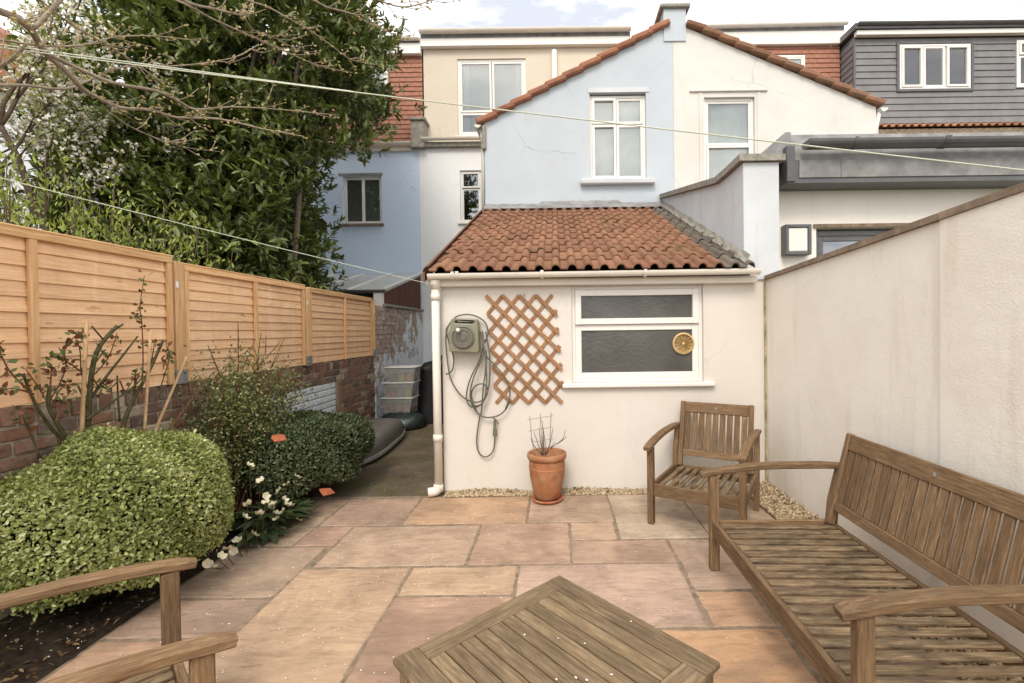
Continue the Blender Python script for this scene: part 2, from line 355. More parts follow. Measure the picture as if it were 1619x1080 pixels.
def beam(name, p0, p1, wd, th, mat, parent, upv=(0, 0, 1), b=.004):      # bar from p0 to p1, wd across, th along upv
    p0, p1 = Vector(p0), Vector(p1); Ln = (p1 - p0).length; key = (round(Ln, 4), wd, th, b, mat.name)
    if key not in BOX: BOX[key] = MB().cbox(0, Ln, -wd / 2, wd / 2, -th / 2, th / 2, b).mesh(name)
    return obj(name, BOX[key], mat, parent, mw=frame(p0, p1 - p0, upv))
def sweep(name, pts, wd, th, mat, parent, side=(1, 0, 0)):               # rectangular bar along a bent line, built along its own X
    pts = [Vector(p) for p in pts]; side = Vector(side).normalized(); ax = (pts[-1] - pts[0]).normalized()
    mw = frame(pts[0], ax, ax.cross(side)); inv = mw.inverted(); b = MB(); n = len(pts); c = .006
    for i, p in enumerate(pts):
        d = (pts[min(i + 1, n - 1)] - pts[max(i - 1, 0)]).normalized(); nn = d.cross(side).normalized()
        e = -.006 if i == 0 else (.006 if i == n - 1 else 0)
        for a, q in ((-wd/2 + c, -th/2), (wd/2 - c, -th/2), (wd/2, -th/2 + c), (wd/2, th/2 - c), (wd/2 - c, th/2), (-wd/2 + c, th/2), (-wd/2, th/2 - c), (-wd/2, -th/2 + c)):
            k = .82 if e else 1
            b.v.append(tuple(inv @ (p + side * a * k + nn * q * k + d * e)))
    for i in range(n - 1):
        for k in range(8): a, q = i * 8 + k, i * 8 + (k + 1) % 8; b.f.append((a, q, q + 8, a + 8))
    b.f.append(tuple(range(8))[::-1]); b.f.append(tuple((n - 1) * 8 + k for k in range(8)))
    return obj(name, b.mesh(name), mat, parent, mw=mw)
def curve(pts, n=6):                               # Catmull-Rom through points
    pts = [Vector(p) for p in pts]; P = [2 * pts[0] - pts[1]] + pts + [2 * pts[-1] - pts[-2]]; o = []
    for i in range(1, len(P) - 2):
        for k in range(n):
            t = k / n; a, b, c, d = P[i - 1:i + 3]
            o.append(.5 * ((2 * b) + (c - a) * t + (2 * a - 5 * b + 4 * c - d) * t * t + (3 * b - a - 3 * c + d) * t ** 3))
    return o + [pts[-1]]
def arr(P, D, N, Ln, Wd, fold=.25, rnd=None):      # leaves: base points, directions, face normals, lengths, widths
    P = np.asarray(P, float); n = len(P); D = D / (np.linalg.norm(D, axis=1, keepdims=True) + 1e-9)
    N = N - D * (N * D).sum(1, keepdims=True); N = N / (np.linalg.norm(N, axis=1, keepdims=True) + 1e-9); T = np.cross(D, N)
    Ln = np.broadcast_to(Ln, n)[:, None]; Wd = np.broadcast_to(Wd, n)[:, None]; h = N * Wd * fold
    V = np.stack([P, P + D*Ln*.32 + T*Wd*.48 + h, P + D*Ln*.7 + T*Wd*.36 + h*.6, P + D*Ln - h*.5, P + D*Ln*.7 - T*Wd*.36 + h*.6, P + D*Ln*.32 - T*Wd*.48 + h], 1).reshape(-1, 3)
    b = np.arange(n)[:, None] * 6
    Q = np.concatenate([b + np.array([0, 1, 2, 3]), b + np.array([0, 3, 4, 5])], 1).reshape(-1, 4)
    r = RNG.random(n) if rnd is None else rnd
    return V, Q, np.repeat(r, 2)
def qmesh(name, parts):
    V = np.concatenate([p[0] for p in parts]); o = 0; Q = []
    for p in parts: Q.append(p[1] + o); o += len(p[0])
    Q = np.concatenate(Q); r = np.concatenate([p[2] for p in parts]); me = bpy.data.meshes.new(name)
    me.vertices.add(len(V)); me.vertices.foreach_set('co', V.astype(np.float32).ravel())
    me.loops.add(len(Q) * 4); me.loops.foreach_set('vertex_index', Q.astype(np.int32).ravel())
    me.polygons.add(len(Q)); me.polygons.foreach_set('loop_start', np.arange(0, len(Q) * 4, 4, dtype=np.int32))
    try: me.polygons.foreach_set('loop_total', np.full(len(Q), 4, np.int32))
    except Exception: pass
    a = me.attributes.new('rnd', 'FLOAT', 'FACE'); a.data.foreach_set('value', r.astype(np.float32)); me.update(); me.validate(); return me
def rdir(n):
    v = RNG.normal(size=(n, 3)); return v / np.linalg.norm(v, axis=1, keepdims=True)

# ------------------------------------------------------------------ the ground
g = MB(); g.add([(-90, -60, -.06), (90, -60, -.06), (90, 140, -.06), (-90, 140, -.06)], [(0, 1, 2, 3)])
tag(g.build('ground', plain('garden_earth', (.09, .085, .045), .95, .1, .5, 4)), kind='structure')
pat = thing('patio', None, None); pat['kind'] = 'structure'
MB().box(-2.24, 1.9, -2.2, 4.215, -.055, -.005).build('mortar_bed', JOINT, pat)
SL = [(-1.84, -1.21, 3.57, 4.15, (.38, .235, .165)), (-1.21, -.25, 3.58, 4.17, (.54, .32, .165)), (-.25, .43, 3.59, 4.19, (.46, .325, .22)),
      (.43, 1.07, 3.285, 4.2, (.50, .40, .285)), (1.07, 1.66, 3.285, 4.2, (.40, .31, .215)), (-1.85, -1.56, 3.24, 3.565, (.40, .235, .165)),
      (-2.16, -1.85, 3.24, 3.79, (.44, .32, .205)), (-2.12, -1.845, 3.79, 4.15, (.40, .28, .185)), (-1.565, -.59, 2.94, 3.565, (.50, .345, .225)),
      (-.59, .08, 2.945, 3.585, (.50, .305, .205)), (.08, .42, 3.275, 3.59, (.46, .31, .195)), (.08, .75, 2.95, 3.27, (.48, .31, .21)),
      (.755, 1.66, 2.63, 3.275, (.47, .325, .235)), (-2.23, -1.605, 2.61, 3.235, (.44, .315, .21)), (-2.23, -1.615, 2.27, 2.6, (.35, .225, .165)),
      (-2.23, -1.615, 1.3, 2.26, (.46, .265, .145)), (-1.605, -.925, 1.62, 2.93, (.55, .36, .205)), (-.92, -.255, 2.61, 2.935, (.53, .35, .205)),
      (-.92, -.255, 1.62, 2.6, (.50, .295, .19)), (-.25, .74, 2.3, 2.94, (.48, .325, .245)), (.755, 1.075, 2.3, 2.62, (.46, .24, .12)),
      (-.25, .42, 1.62, 2.29, (.48, .30, .20)), (.42, 1.075, 1.3, 2.29, (.58, .30, .12)), (1.085, 1.66, 1.62, 2.62, (.46, .32, .22)),
      (-2.23, -1.2, .3, 1.29, (.46, .30, .19)), (-1.2, -.25, .3, 1.61, (.5, .33, .2)), (-.25, .41, .3, 1.61, (.44, .30, .21)), (.42, 1.66, .3, 1.29, (.5, .33, .22)),
      (1.085, 1.66, 1.3, 1.61, (.42, .27, .18)), (-1.605, -1.205, 1.3, 1.61, (.46, .30, .19)),
      (-2.23, -.6, -2.1, .29, (.46, .30, .19)), (-.6, .7, -2.1, .29, (.48, .32, .21)), (.7, 1.66, -2.1, .29, (.44, .29, .2))]
for x0, x1, y0, y1, c in SL:
    c = tuple(.52 * a + .48 * b_ for a, b_ in zip(c, (.47, .335, .225)))
    c = tuple(.87 * a * f_ for a, f_ in zip(c, (.98, 1.0, 1.07)))
    b = MB(); n = 7; zt = random.uniform(-.002, .002); e = .005; cor = [(x0 + e, y0 + e), (x1 - e, y0 + e), (x1 - e, y1 - e), (x0 + e, y1 - e)]; ed = []
    for q in range(4):
        (xa, ya), (xb, yb) = cor[q], cor[(q + 1) % 4]
        for t_ in range(n): ed.append((xa + (xb - xa) * t_ / n + random.uniform(-.004, .004), ya + (yb - ya) * t_ / n + random.uniform(-.004, .004)))
    cx_, cy_ = (x0 + x1) / 2, (y0 + y1) / 2; N4 = len(ed)
    def inn(p_, d_): dx, dy = cx_ - p_[0], cy_ - p_[1]; l_ = math.hypot(dx, dy); return (p_[0] + dx / l_ * d_, p_[1] + dy / l_ * d_)
    b.v = [(x, y, -.04) for x, y in ed] + [(x, y, zt - .006 + random.uniform(-.002, .001)) for x, y in ed] + [(*inn(p_, random.uniform(.007, .02)), zt + random.uniform(-.0012, .0008)) for p_ in ed]
    for r_ in (0, 1):
        for q in range(N4): a = r_ * N4 + q; c_ = r_ * N4 + (q + 1) % N4; b.f.append((a, c_, c_ + N4, a + N4))
    b.v.append((cx_, cy_, zt)); b.f += [(2 * N4 + q, 2 * N4 + (q + 1) % N4, 3 * N4) for q in range(N4)]
    b.build('paving_slab', SLAB, pat, color=c)
# soil bed, lumpy sheet
nx, ny = 16, 90; X = np.linspace(-2.86, -2.2, nx); Y = np.linspace(-1.5, 4.3, ny); sb = MB()
for j in range(ny):
    for i in range(nx):
        ed = min(1, (nx - 1 - i) / 4); sb.v.append((X[i] + (random.uniform(-.02, .02) if i else 0), Y[j], -.02 + ed * (.055 + random.uniform(-.012, .02))))
for j in range(ny - 1):
    for i in range(nx - 1): a = j * nx + i; sb.f.append((a, a + 1, a + nx + 1, a + nx))
tag(sb.build('soil_bed', SOIL, smooth=True), kind='structure')
al = MB(); al.add([(-2.86, 4.16, -.012), (-1.03, 4.16, -.012), (-1.03, 10, -.012), (-2.86, 10, -.012)], [(0, 1, 2, 3)])
tag(al.build('alley_floor', MOSSY), kind='structure')

# ------------------------------------------------------------------ windows
def ring(b, x0, x1, z0, z1, y0, y1, wd, bv=.004):
    b.cbox(x0, x0 + wd, y0, y1, z0, z1, bv); b.cbox(x1 - wd, x1, y0, y1, z0, z1, bv)
    b.cbox(x0 + wd - .001, x1 - wd + .001, y0 + .001, y1, z0 + .0005, z0 + wd, bv); b.cbox(x0 + wd - .001, x1 - wd + .001, y0 + .001, y1, z1 - wd, z1 - .0005, bv)
def window(parent, x0, x1, z0, z1, y, cells, fwd=.045, sash=.035, frm=UPVC, glass=GLASS, pane_backing=None, sill=None, sillm=UPVC, label=None, bo=.1, curt=0):
    b = MB(); ring(b, x0, x1, z0, z1, y, y + .07, fwd)
    ix0, ix1, iz0, iz1 = x0 + fwd, x1 - fwd, z0 + fwd, z1 - fwd; rects = []
    for a0, a1, c0, c1, opener in cells:
        q = (ix0 + (ix1 - ix0) * a0, ix0 + (ix1 - ix0) * a1, iz0 + (iz1 - iz0) * c0, iz0 + (iz1 - iz0) * c1)
        ring(b, *q, y - (.018 if opener else -.006), y + .055, sash); rects.append(q)
    o = b.build('window', frm, parent)
    if label: o['label'] = label
    for q in rects:
        MB().box(q[0] + sash - .006, q[1] - sash + .006, y + .022, y + .03, q[2] + sash - .006, q[3] - sash + .006).build('pane', glass, o)
    if pane_backing: MB().box(x0 + .01, x1 - .01, y + bo, y + bo + .004, z0 + .01, z1 - .01).build('pane_backing', pane_backing, o)  # sheet behind the panes
    if curt:
        for sd_ in (0, 1):
            b = MB(); nn_ = 15; wd_ = (x1 - x0) * curt
            for i in range(nn_ + 1):
                xx = x0 + .03 + wd_ * i / nn_ if sd_ == 0 else x1 - .03 - wd_ * i / nn_; yy = y + .082 + .010 * math.sin(i * 2.1)
                b.v += [(xx, yy, z0 + .02), (xx, yy, z1 - .02)]
            for i in range(nn_): a = 2 * i; b.f.append((a, a + 2, a + 3, a + 1))
            b.build('curtain', CURT, o)
    if sill:
        ov, pr_, th = sill; MB().cbox(x0 - ov, x1 + ov, y - pr_, y + .06, z0 - th, z0 - .001, .008).build('sill', sillm, o)
    return o
def gutter(parent, p0, p1, r, mat, name='gutter', n=10):
    p0, p1 = Vector(p0), Vector(p1); b = MB(); d = (p1 - p0).normalized(); sidev = Vector((0, 0, 1)).cross(d).normalized()
    for rr in (r, r - .006):
        for p_ in (p0, p1):
            for k in range(n + 1):
                a = math.pi + math.pi * k / n; b.v.append(tuple(p_ + sidev * math.cos(a) * rr + Vector((0, 0, math.sin(a) * rr))))
    m_ = n + 1
    for k in range(n): b.f += [(k, k + 1, k + 1 + m_, k + m_), (2 * m_ + k, 3 * m_ + k, 3 * m_ + k + 1, 2 * m_ + k + 1)]
    for k in (0, n): b.f.append((k, k + m_, k + 3 * m_, k + 2 * m_))
    b.f.append(tuple(range(m_))); b.f.append(tuple(range(m_, 2 * m_))[::-1])
    return b.build(name, mat, parent, smooth=False)
def bands(parent, xs, y, z, r, mat):
    for x in xs:
        b = MB()
        for k in range(10):
            a0, a1 = math.pi + math.pi * k / 10, math.pi + math.pi * (k + 1) / 10
            b.add([(x + s_ * .014, y + math.cos(a) * (r + .006), z + math.sin(a) * (r + .006)) for s_ in (-1, 1) for a in (a0, a1)], [(0, 1, 3, 2)])
        b.cbox(x - .014, x + .014, y - r - .006, y - r + .004, z - .005, z + .012, .002); b.build('gutter_bracket', mat, parent)

# ------------------------------------------------------------------ lean-to kitchen in front
LY = 4.28
lt = thing('lean_to', 'cream rendered single storey lean to with brown clay tiled roof', 'lean to', (0, LY, 0))
lt_i = Matrix.Translation((0, -LY, 0))
def P(parent): return parent
WX0, WX1, WZ0, WZ1 = .138, 1.335, .985, 1.868
wl = MB().plate([(-1.04, -.05), (1.9, -.05), (1.9, 1.92), (-1.04, 1.92)], [[(WX0, WZ0), (WX0, WZ1), (WX1, WZ1), (WX1, WZ0)]], 0, .22)
wl.add([(-1.04, .22, -.05), (-1.04, 3.2, -.05), (-1.04, 3.2, 3.2), (-1.04, .22, 1.92)], [(0, 3, 2, 1)])
wl.add([(-.82, .22, -.05), (-.82, 3.2, -.05), (-.82, 3.2, 3.2), (-.82, .22, 1.92)], [(0, 1, 2, 3)])
wl.build('wall', W_LEAN, lt)
MB().cbox(-1.09, 1.80, -.075, -.002, 1.872, 1.935, .006).build('fascia', PIPE, lt)
gutter(lt, (-1.12, -.13, 1.975), (1.79, -.13, 1.985), .052, PIPE)
bands(lt, (-.9, -.86, -.12, .78), -.13, 1.98, .052, PIPE)
dp = MB(); dp.tube([(-1.075, -.075, 1.93), (-1.075, -.075, .06)], .036, 14); dp.tube([(-1.075, -.095, 1.965), (-1.075, -.085, 1.90), (-1.075, -.075, 1.85)], [.062, .052, .038], 14)
dp.build('downpipe', PIPE, lt, smooth=True)
for z in (1.78, .52, .07): MB().tube([(-1.075, -.075, z - .03), (-1.075, -.075, z + .03)], .042, 14).build('pipe_collar', PIPE, lt, smooth=True)
MB().tube(curve([(-1.075, -.075, .10), (-1.09, -.085, .05), (-1.16, -.10, .036)], 4), .042, 12).build('pipe_shoe', PIPE, lt, smooth=True)
wn = window(lt, WX0, WX1, WZ0, WZ1, .035, [(0, 1, .61, 1, True), (.0, 1, 0, .609, False)], .035, .055, glass=FROST, pane_backing=DARKIN, sill=(.09, .085, .04))
vent = MB(); vc = at(1081, 543, LY + .03); vx, vz = vc.x, vc.z
vr = [(.098, 0), (.10, .02), (.085, .026), (.08, .012)]
b = MB().lathe(vr, 28)
for k in range(14):
    a = 2 * math.pi * k / 14; c_, s_ = math.cos(a), math.sin(a)
    b.add([(c_ * r_ - s_ * t_, s_ * r_ + c_ * t_, h_) for r_, t_, h_ in ((.012, -.002, .010), (.012, .006, .016), (.082, .022, .018), (.082, -.002, .006))], [(0, 3, 2, 1), (0, 1, 2, 3)])
b.lathe([(0.0001, .022), (.014, .02), (.016, .008)], 12); b.lathe([(.085, .006), (.0001, .004)], 20)
obj('vent', b.mesh('vent', False), VENTM, wn, mw=Matrix.Translation((vx, .056, vz)) @ Matrix.Rotation(R(90), 4, 'X'))
# roof
y0r, z0r, y1r, z1r = -.19, 1.985, 3.2, 3.38
slope = math.atan2(z1r - z0r, y1r - y0r); SLN = math.hypot(y1r - y0r, z1r - z0r)
rf = MB(); cs, sn = math.cos(slope), math.sin(slope)
rf.add([(-1.09, y0r + .04, z0r - .03), (1.7, y0r + .04, z0r - .03), (1.7, y1r, z1r - .03), (-1.09, y1r, z1r - .03), (-1.09, y0r + .04, z0r - .06), (1.7, y0r + .04, z0r - .06), (1.7, y1r, z1r - .06), (-1.09, y1r, z1r - .06)],
       [(0, 1, 2, 3), (4, 7, 6, 5), (0, 4, 5, 1), (0, 3, 7, 4), (1, 5, 6, 2)])
roof = rf.build('roof', DARKIN, lt)
def tile_mesh(wd, ln, nroll=2, cement=False):
    b = MB(); pr_ = []
    pw = wd / nroll
    for k in range(nroll):
        x = k * pw; pr_ += [(x, .004), (x + pw * .08, 0), (x + pw * .42, 0)]
        for q in range(7):
            a = math.pi * (1 - q / 6); pr_.append((x + pw * .72 + math.cos(a) * pw * .27, math.sin(a) * .041))
    pr_.append((wd, .002)); n = len(pr_)
    for y, dz in ((0, .021), (ln, 0)): b.v += [(x, y, z + dz) for x, z in pr_]
    b.v += [(x, 0, z + .021 - .017) for x, z in pr_] + [(x, ln, z - .012) for x, z in pr_]
    for i in range(n - 1):
        b.f += [(i, i + 1, n + i + 1, n + i), (i, 2 * n + i, 2 * n + i + 1, i + 1), (2 * n + i, 3 * n + i, 3 * n + i + 1, 2 * n + i + 1)]
    b.f += [(0, n, 3 * n, 2 * n), (n - 1, 3 * n - 1, 4 * n - 1, 2 * n - 1)]
    me = b.mesh('roof_tile', True); return me
NR, NC = 11, 9; ex = SLN / NR; tw = 2.56 / NC
tm = tile_mesh(tw, ex + .07); tg = tile_mesh(.262, ex + .07)
rm = Matrix.Rotation(slope, 4, 'X')
for me in (tm, tg):
    me.attributes  # keep
for r_ in range(NR):
    for c_ in range(NC + 1):
        x = -1.10 + c_ * tw; d = r_ * ex
        p_ = Vector((x, y0r + d * cs, z0r + d * sn)) + Vector((random.uniform(-.004, .004), 0, random.uniform(-.003, .004)))
        q = random.uniform(.86, 1.14); col = (.225 * q, .112 * q * random.uniform(.96, 1.05), .066 * q) if c_ < NC else (.13 * q, .11 * q, .09 * q)
        o = obj('roof_tile', tm if c_ < NC else tg, TILE, roof, mw=Matrix.Translation(p_) @ rm @ Matrix.Rotation(random.uniform(-.012, .012), 4, 'Z'), color=col)
for me in (tm, tg): pass
# verge end, flashing at the top, mortar fillet along the party wall
b = MB()
for k in range(6):
    a0, a1 = math.pi * .5 + math.pi * .5 * k / 6, math.pi * .5 + math.pi * .5 * (k + 1) / 6
    b.add([(-1.10 + math.cos(a) * .055, y, z + math.sin(a) * .055 - .02) for (y, z) in ((y0r, z0r + .02), (y1r, z1r + .02)) for a in (a0, a1)], [(0, 2, 3, 1)])
b.add([(-1.155, y0r, z0r + .005), (-1.155, y1r, z1r + .005), (-1.15, y1r, z1r - .10), (-1.15, y0r, z0r - .10), (-1.135, y0r, z0r + .005), (-1.135, y0r, z0r - .10)], [(0, 1, 2, 3), (0, 3, 5, 4)])
b.build('verge_tile', TILE, lt, color=(.16, .075, .045))
b = MB(); n = 40
for k in range(n + 1):
    x = -1.1 + 2.78 * k / n; j = random.uniform(-.007, .007)
    b.v += [(x, y1r - .20, z1r - .20 * sn / cs + .055 + j * .4), (x, y1r - .03, z1r + .07 + j), (x, y1r - .012, z1r + .09 + j + (.035 if 12 < k < 31 else 0))]
for k in range(n): a = 3 * k; b.f += [(a, a + 3, a + 4, a + 1), (a + 1, a + 4, a + 5, a + 2)]
b.build('flashing', LEAD, lt)
b = MB()
for k in range(31):
    t = k / 30; y = y0r + .03 + (y1r - y0r - .03) * t; z = z0r + (z1r - z0r) * t; j = random.uniform(-.008, .008)
    b.v += [(1.655, y, z + .048 + j), (1.68 + j, y, z + .08), (1.70, y, z + .12 + j)]
for k in range(30): a = 3 * k; b.f += [(a, a + 1, a + 4, a + 3), (a + 1, a + 2, a + 5, a + 4)]
b.build('mortar_fillet', CONC, lt)

# ------------------------------------------------------------------ party wall beside it
pw = thing('party_wall', 'grey blue rendered parapet wall with stepped concrete coping beside tiled roof', 'wall', (1.85, LY, 0))
prof = [(-.018, 1.905), (3.2, 1.905), (3.2, 3.53), (.62, 2.965), (.34, 2.955), (-.018, 2.955)]
b = MB(); fr = [(y, z) for y, z in prof]; n = len(fr)
b.v = [(-.15, y, z) for y, z in fr] + [(.17, y, z) for y, z in fr]
b.f = [tuple(range(n))[::-1], tuple(range(n, 2 * n))] + [(i, (i + 1) % n, (i + 1) % n + n, i + n) for i in range(n)]
b.build('wall', W_PARTY, pw)
cp = [(3.2, 3.535), (.62, 2.97), (.30, 2.962), (-.055, 2.962)]; b = MB()
for y, z in cp: b.v += [(-.195, y, z), (.215, y, z), (.215, y, z + .055), (-.195, y, z + .062)]
for i in range(3):
    for k in range(4): a, c_ = i * 4 + k, i * 4 + (k + 1) % 4; b.f.append((a, c_, c_ + 4, a + 4))
b.f += [(0, 1, 2, 3), (15, 14, 13, 12)]; b.build('coping', CONC, pw)

# ------------------------------------------------------------------ right garden wall
gw = thing('garden_wall', 'tall stained cream rendered garden wall behind the bench', 'wall', (1.9, 1, 0))
b = MB()
def wseg(b, x0, x1, ya, yb, za, zb):
    b.add([(x0, ya, -.05), (x1, ya, -.05), (x1, yb, -.05), (x0, yb, -.05), (x0, ya, za), (x1, ya, za), (x1, yb, zb), (x0, yb, zb)],
          [(0, 3, 2, 1), (4, 5, 6, 7), (0, 1, 5, 4), (1, 2, 6, 5), (2, 3, 7, 6), (3, 0, 4, 7)])
wseg(b, .003, .17, 1.325, 3.262, 1.985, 1.90); b.build('wall', W_RIGHT, gw)
b = MB(); wseg(b, -.010, .17, -3.2, 1.322, 2.19, 1.985); b.build('wall', W_RIGHT, gw)
def cap(b, ya, yb, za, zb): wseg2 = b.add([(-.022, ya, za), (.19, ya, za), (.19, yb, zb), (-.022, yb, zb), (-.02, ya, za + .035), (.19, ya, za + .035), (.19, yb, zb + .035), (-.02, yb, zb + .035)],
          [(0, 3, 2, 1), (4, 5, 6, 7), (0, 1, 5, 4), (1, 2, 6, 5), (2, 3, 7, 6), (3, 0, 4, 7)])
MB().cbox(-.018, .001, 3.258, 3.2785, .02, 1.88, .005, .003).build('mossy_joint', plain('moss_stained_mortar', (.42, .35, .19), .95, .1, .5, 14, .6, 40), gw)
for ya, yb in ((-3.2, -1.0), (-.995, .4), (.405, 1.32), (1.325, 2.28), (2.285, 3.255)):
    f_ = lambda y: 1.986 + (1.325 - y) * .0445; b = MB(); cap(b, ya, yb, f_(ya), f_(yb)); b.build('coping', COPE, gw)

# ------------------------------------------------------------------ pale blue house: rear wing gable, back wall, dormer
GY = 7.5
hb = thing('terraced_house', 'pale blue terraced house with half gable and cream dormer behind the lean to', 'house', (.4, GY, 0))
def loc(o, x, y): return None
OX = -.4
bw = (.57, 1.46, 3.84, 5.21)
b = MB().plate([(-1.1 + OX, 0), (1.895 + OX, 0), (1.895 + OX, 6.28), (-1.1 + OX, 4.76)], [[(bw[0] + OX, bw[2]), (bw[0] + OX, bw[3]), (bw[1] + OX, bw[3]), (bw[1] + OX, bw[2])]], 0, .25)
b.add([(-1.1 + OX, .25, 0), (-1.1 + OX, 2.5, 0), (-1.1 + OX, 2.5, 4.76), (-1.1 + OX, .25, 4.76)], [(0, 3, 2, 1)])
b.build('wall', W_BLUE, hb)
window(hb, bw[0] + OX, bw[1] + OX, bw[2], bw[3] - .02, .06, [(0, .47, .68, 1, True), (0, .47, 0, .67, True), (.48, 1, .68, 1, False), (.48, 1, 0, .67, False)], .04, .04, pane_backing=BLIND)
MB().cbox(.41 + OX, 1.58 + OX, -.10, .05, 3.755, 3.835, .012, .004).build('stone_sill', W_PARTY, hb)
MB().cbox(bw[0] - .03 + OX, bw[1] + .05 + OX, -.012, .05, bw[3] + .001, bw[3] + .075, .004).build('lintel', W_PARTY, hb)
def verge(parent, p0, p1, n, c0, wdt=.22):
    p0, p1 = Vector(p0), Vector(p1); d = (p1 - p0) / n; Ln = d.length
    b = MB().cbox(-.02, Ln + .03, -.09, wdt, -.045, .045, .02); me = b.mesh('verge_tile')
    for k in range(n):
        q = random.uniform(.8, 1.2); m_ = frame(p0 + d * k + Vector((0, 0, .02)), d + Vector((0, 0, -.03)) * (1 if d.x > 0 and d.z > 0 else -1), (0, 0, 1))
        obj('verge_tile', me, TILE, parent, mw=m_, color=tuple(x * q for x in c0))
verge(hb, (-1.2 + OX, 0, 4.745), (1.80 + OX, 0, 6.275), 11, (.30, .135, .082))
b = MB(); b.add([(-1.18 + OX, .1, 4.77), (1.9 + OX, .1, 6.33), (1.9 + OX, 2.6, 6.33), (-1.18 + OX, 2.6, 4.77), (-1.18 + OX, .1, 4.70), (1.9 + OX, .1, 6.26), (1.9 + OX, 2.6, 6.26), (-1.18 + OX, 2.6, 4.70)],
      [(0, 1, 2, 3), (4, 7, 6, 5), (0, 4, 5, 1), (0, 3, 7, 4)]); b.build('roof', TILE, hb, color=(.28, .12, .07))
MB().cbox(-1.14 + OX, -1.07 + OX, -.05, .06, 4.33, 4.72, .02).build('corbel', CONC, hb)
gutter(hb, (-1.2 + OX, -.05, 4.72), (-1.2 + OX, 2.4, 4.72), .05, PIPE)
MB().tube([(-1.18 + OX, .06, 4.7), (-1.13 + OX, .06, 4.5), (-1.15 + OX, .1, 3.2)], .03, 8).build('rainwater_pipe', UPVC, hb, smooth=True)
MB().box(1.75 + OX, 2.1 + OX, -.02, 2.6, 6.0, 6.50).build('parapet', W_BLUE, hb)
b = MB().cbox(1.69 + OX, 2.16 + OX, -.07, 2.6, 6.501, 6.56, .012); b.build('parapet_coping', CONC, hb)
RY = 2.5   # rear wall, local y
sw = (-2.0, -1.55, 3.77, 4.87)
MB().plate([(-2.85 + OX, 0), (-1.0 + OX, 0), (-1.0 + OX, 5.42), (-2.85 + OX, 5.42)], [[(sw[0] + OX, sw[2]), (sw[0] + OX, sw[3]), (sw[1] + OX, sw[3]), (sw[1] + OX, sw[2])]], RY, RY + .25).build('rear_wall', W_REAR, hb)
window(hb, sw[0] + OX, sw[1] + OX, sw[2], sw[3], RY + .04, [(0, 1, .68, 1, True), (0, 1, 0, .67, False)], .035, .035, glass=GLASSD, pane_backing=DARKIN, sill=(.05, .09, .04))
MB().cbox(-2.8 + OX, -1.0 + OX, RY - .10, RY - .001, 5.34, 5.44, .006).build('fascia', CONC, hb)
gutter(hb, (-2.75 + OX, RY - .15, 5.50), (-1.1 + OX, RY - .15, 5.50), .055, PIPE)
DYw = RY + .15; cw = (-2.05, -.585, 5.66, 7.29)
MB().plate([(-2.77 + OX, 5.45), (1.6 + OX, 5.45), (1.6 + OX, 7.52), (-2.77 + OX, 7.52)], [[(cw[0] + OX, cw[2]), (cw[0] + OX, cw[3]), (cw[1] + OX, cw[3]), (cw[1] + OX, cw[2])]], DYw, DYw + .2).build('dormer_wall', W_CREAM, hb)
window(hb, cw[0] + OX, cw[1] + OX, cw[2], cw[3], DYw + .03, [(0, .495, .3, 1, False), (.505, 1, .3, 1, False), (0, .495, 0, .29, False), (.505, 1, 0, .29, False)], .05, .045, pane_backing=REFLG, curt=.14, sill=(.06, .06, .03))
MB().cbox(-2.8 + OX, 1.62 + OX, DYw - .12, DYw - .002, 7.50, 7.66, .006).build('dormer_fascia', UPVC, hb)
gutter(hb, (-2.8 + OX, DYw - .19, 7.79), (1.64 + OX, DYw - .19, 7.79), .065, PIPE); bands(hb, [-1.6 + OX, -.4 + OX, .8 + OX], DYw - .19, 7.79, .065, PIPE)
MB().box(-2.8 + OX, 1.64 + OX, DYw - .1, DYw + 3.2, 7.665, 7.83).build('dormer_roof', LEAD, hb)
MB().tube([(.03 + OX, DYw - .07, 5.6), (.03 + OX, DYw - .07, 7.40)], .055, 12).build('soil_pipe', UPVC, hb, smooth=True)
b = MB().box(-2.97 + OX, -2.70 + OX, RY - .16, RY + .25, 5.32, 5.86); b.build('corbel', CONC, hb); MB().cbox(-3.0 + OX, -2.66 + OX, RY - .2, RY + .25, 5.861, 5.92, .01).build('corbel_cap', CONC, hb)

# ------------------------------------------------------------------ white neighbour house
hw = thing('terraced_house', 'white pebbledashed house half with red tile hung dormer, right of blue gable', 'house', (3.5, GY, 0))
OX = -3.5; ww = (2.38, 3.18, 3.70, 5.12)
MB().plate([(1.898 + OX, 0), (5.1 + OX, 0), (5.1 + OX, 4.93), (2.10 + OX, 6.22), (1.898 + OX, 6.22)], [[(ww[0] + OX, ww[2]), (ww[0] + OX, ww[3]), (ww[1] + OX, ww[3]), (ww[1] + OX, ww[2])]], .001, .25).build('wall', W_WHITE, hw)
window(hw, ww[0] + OX, ww[1] + OX, ww[2], ww[3], .05, [(0, 1, .48, 1, False), (0, 1, 0, .47, True)], .045, .035, pane_backing=BLIND, curt=.16)
MB().cbox(2.15 + OX, 3.38 + OX, -.03, .02, 5.20, 5.235, .006).build('drip_mould', W_WHITE, hw)
for xx in (2.30, 3.215): MB().cbox(xx + OX, xx + .045 + OX, -.012, .02, 3.7, 5.19, .004).build('reveal_band', W_WHITE, hw)
verge(hw, (2.12 + OX, 0, 6.24), (5.16 + OX, 0, 4.93), 12, (.22, .115, .07))
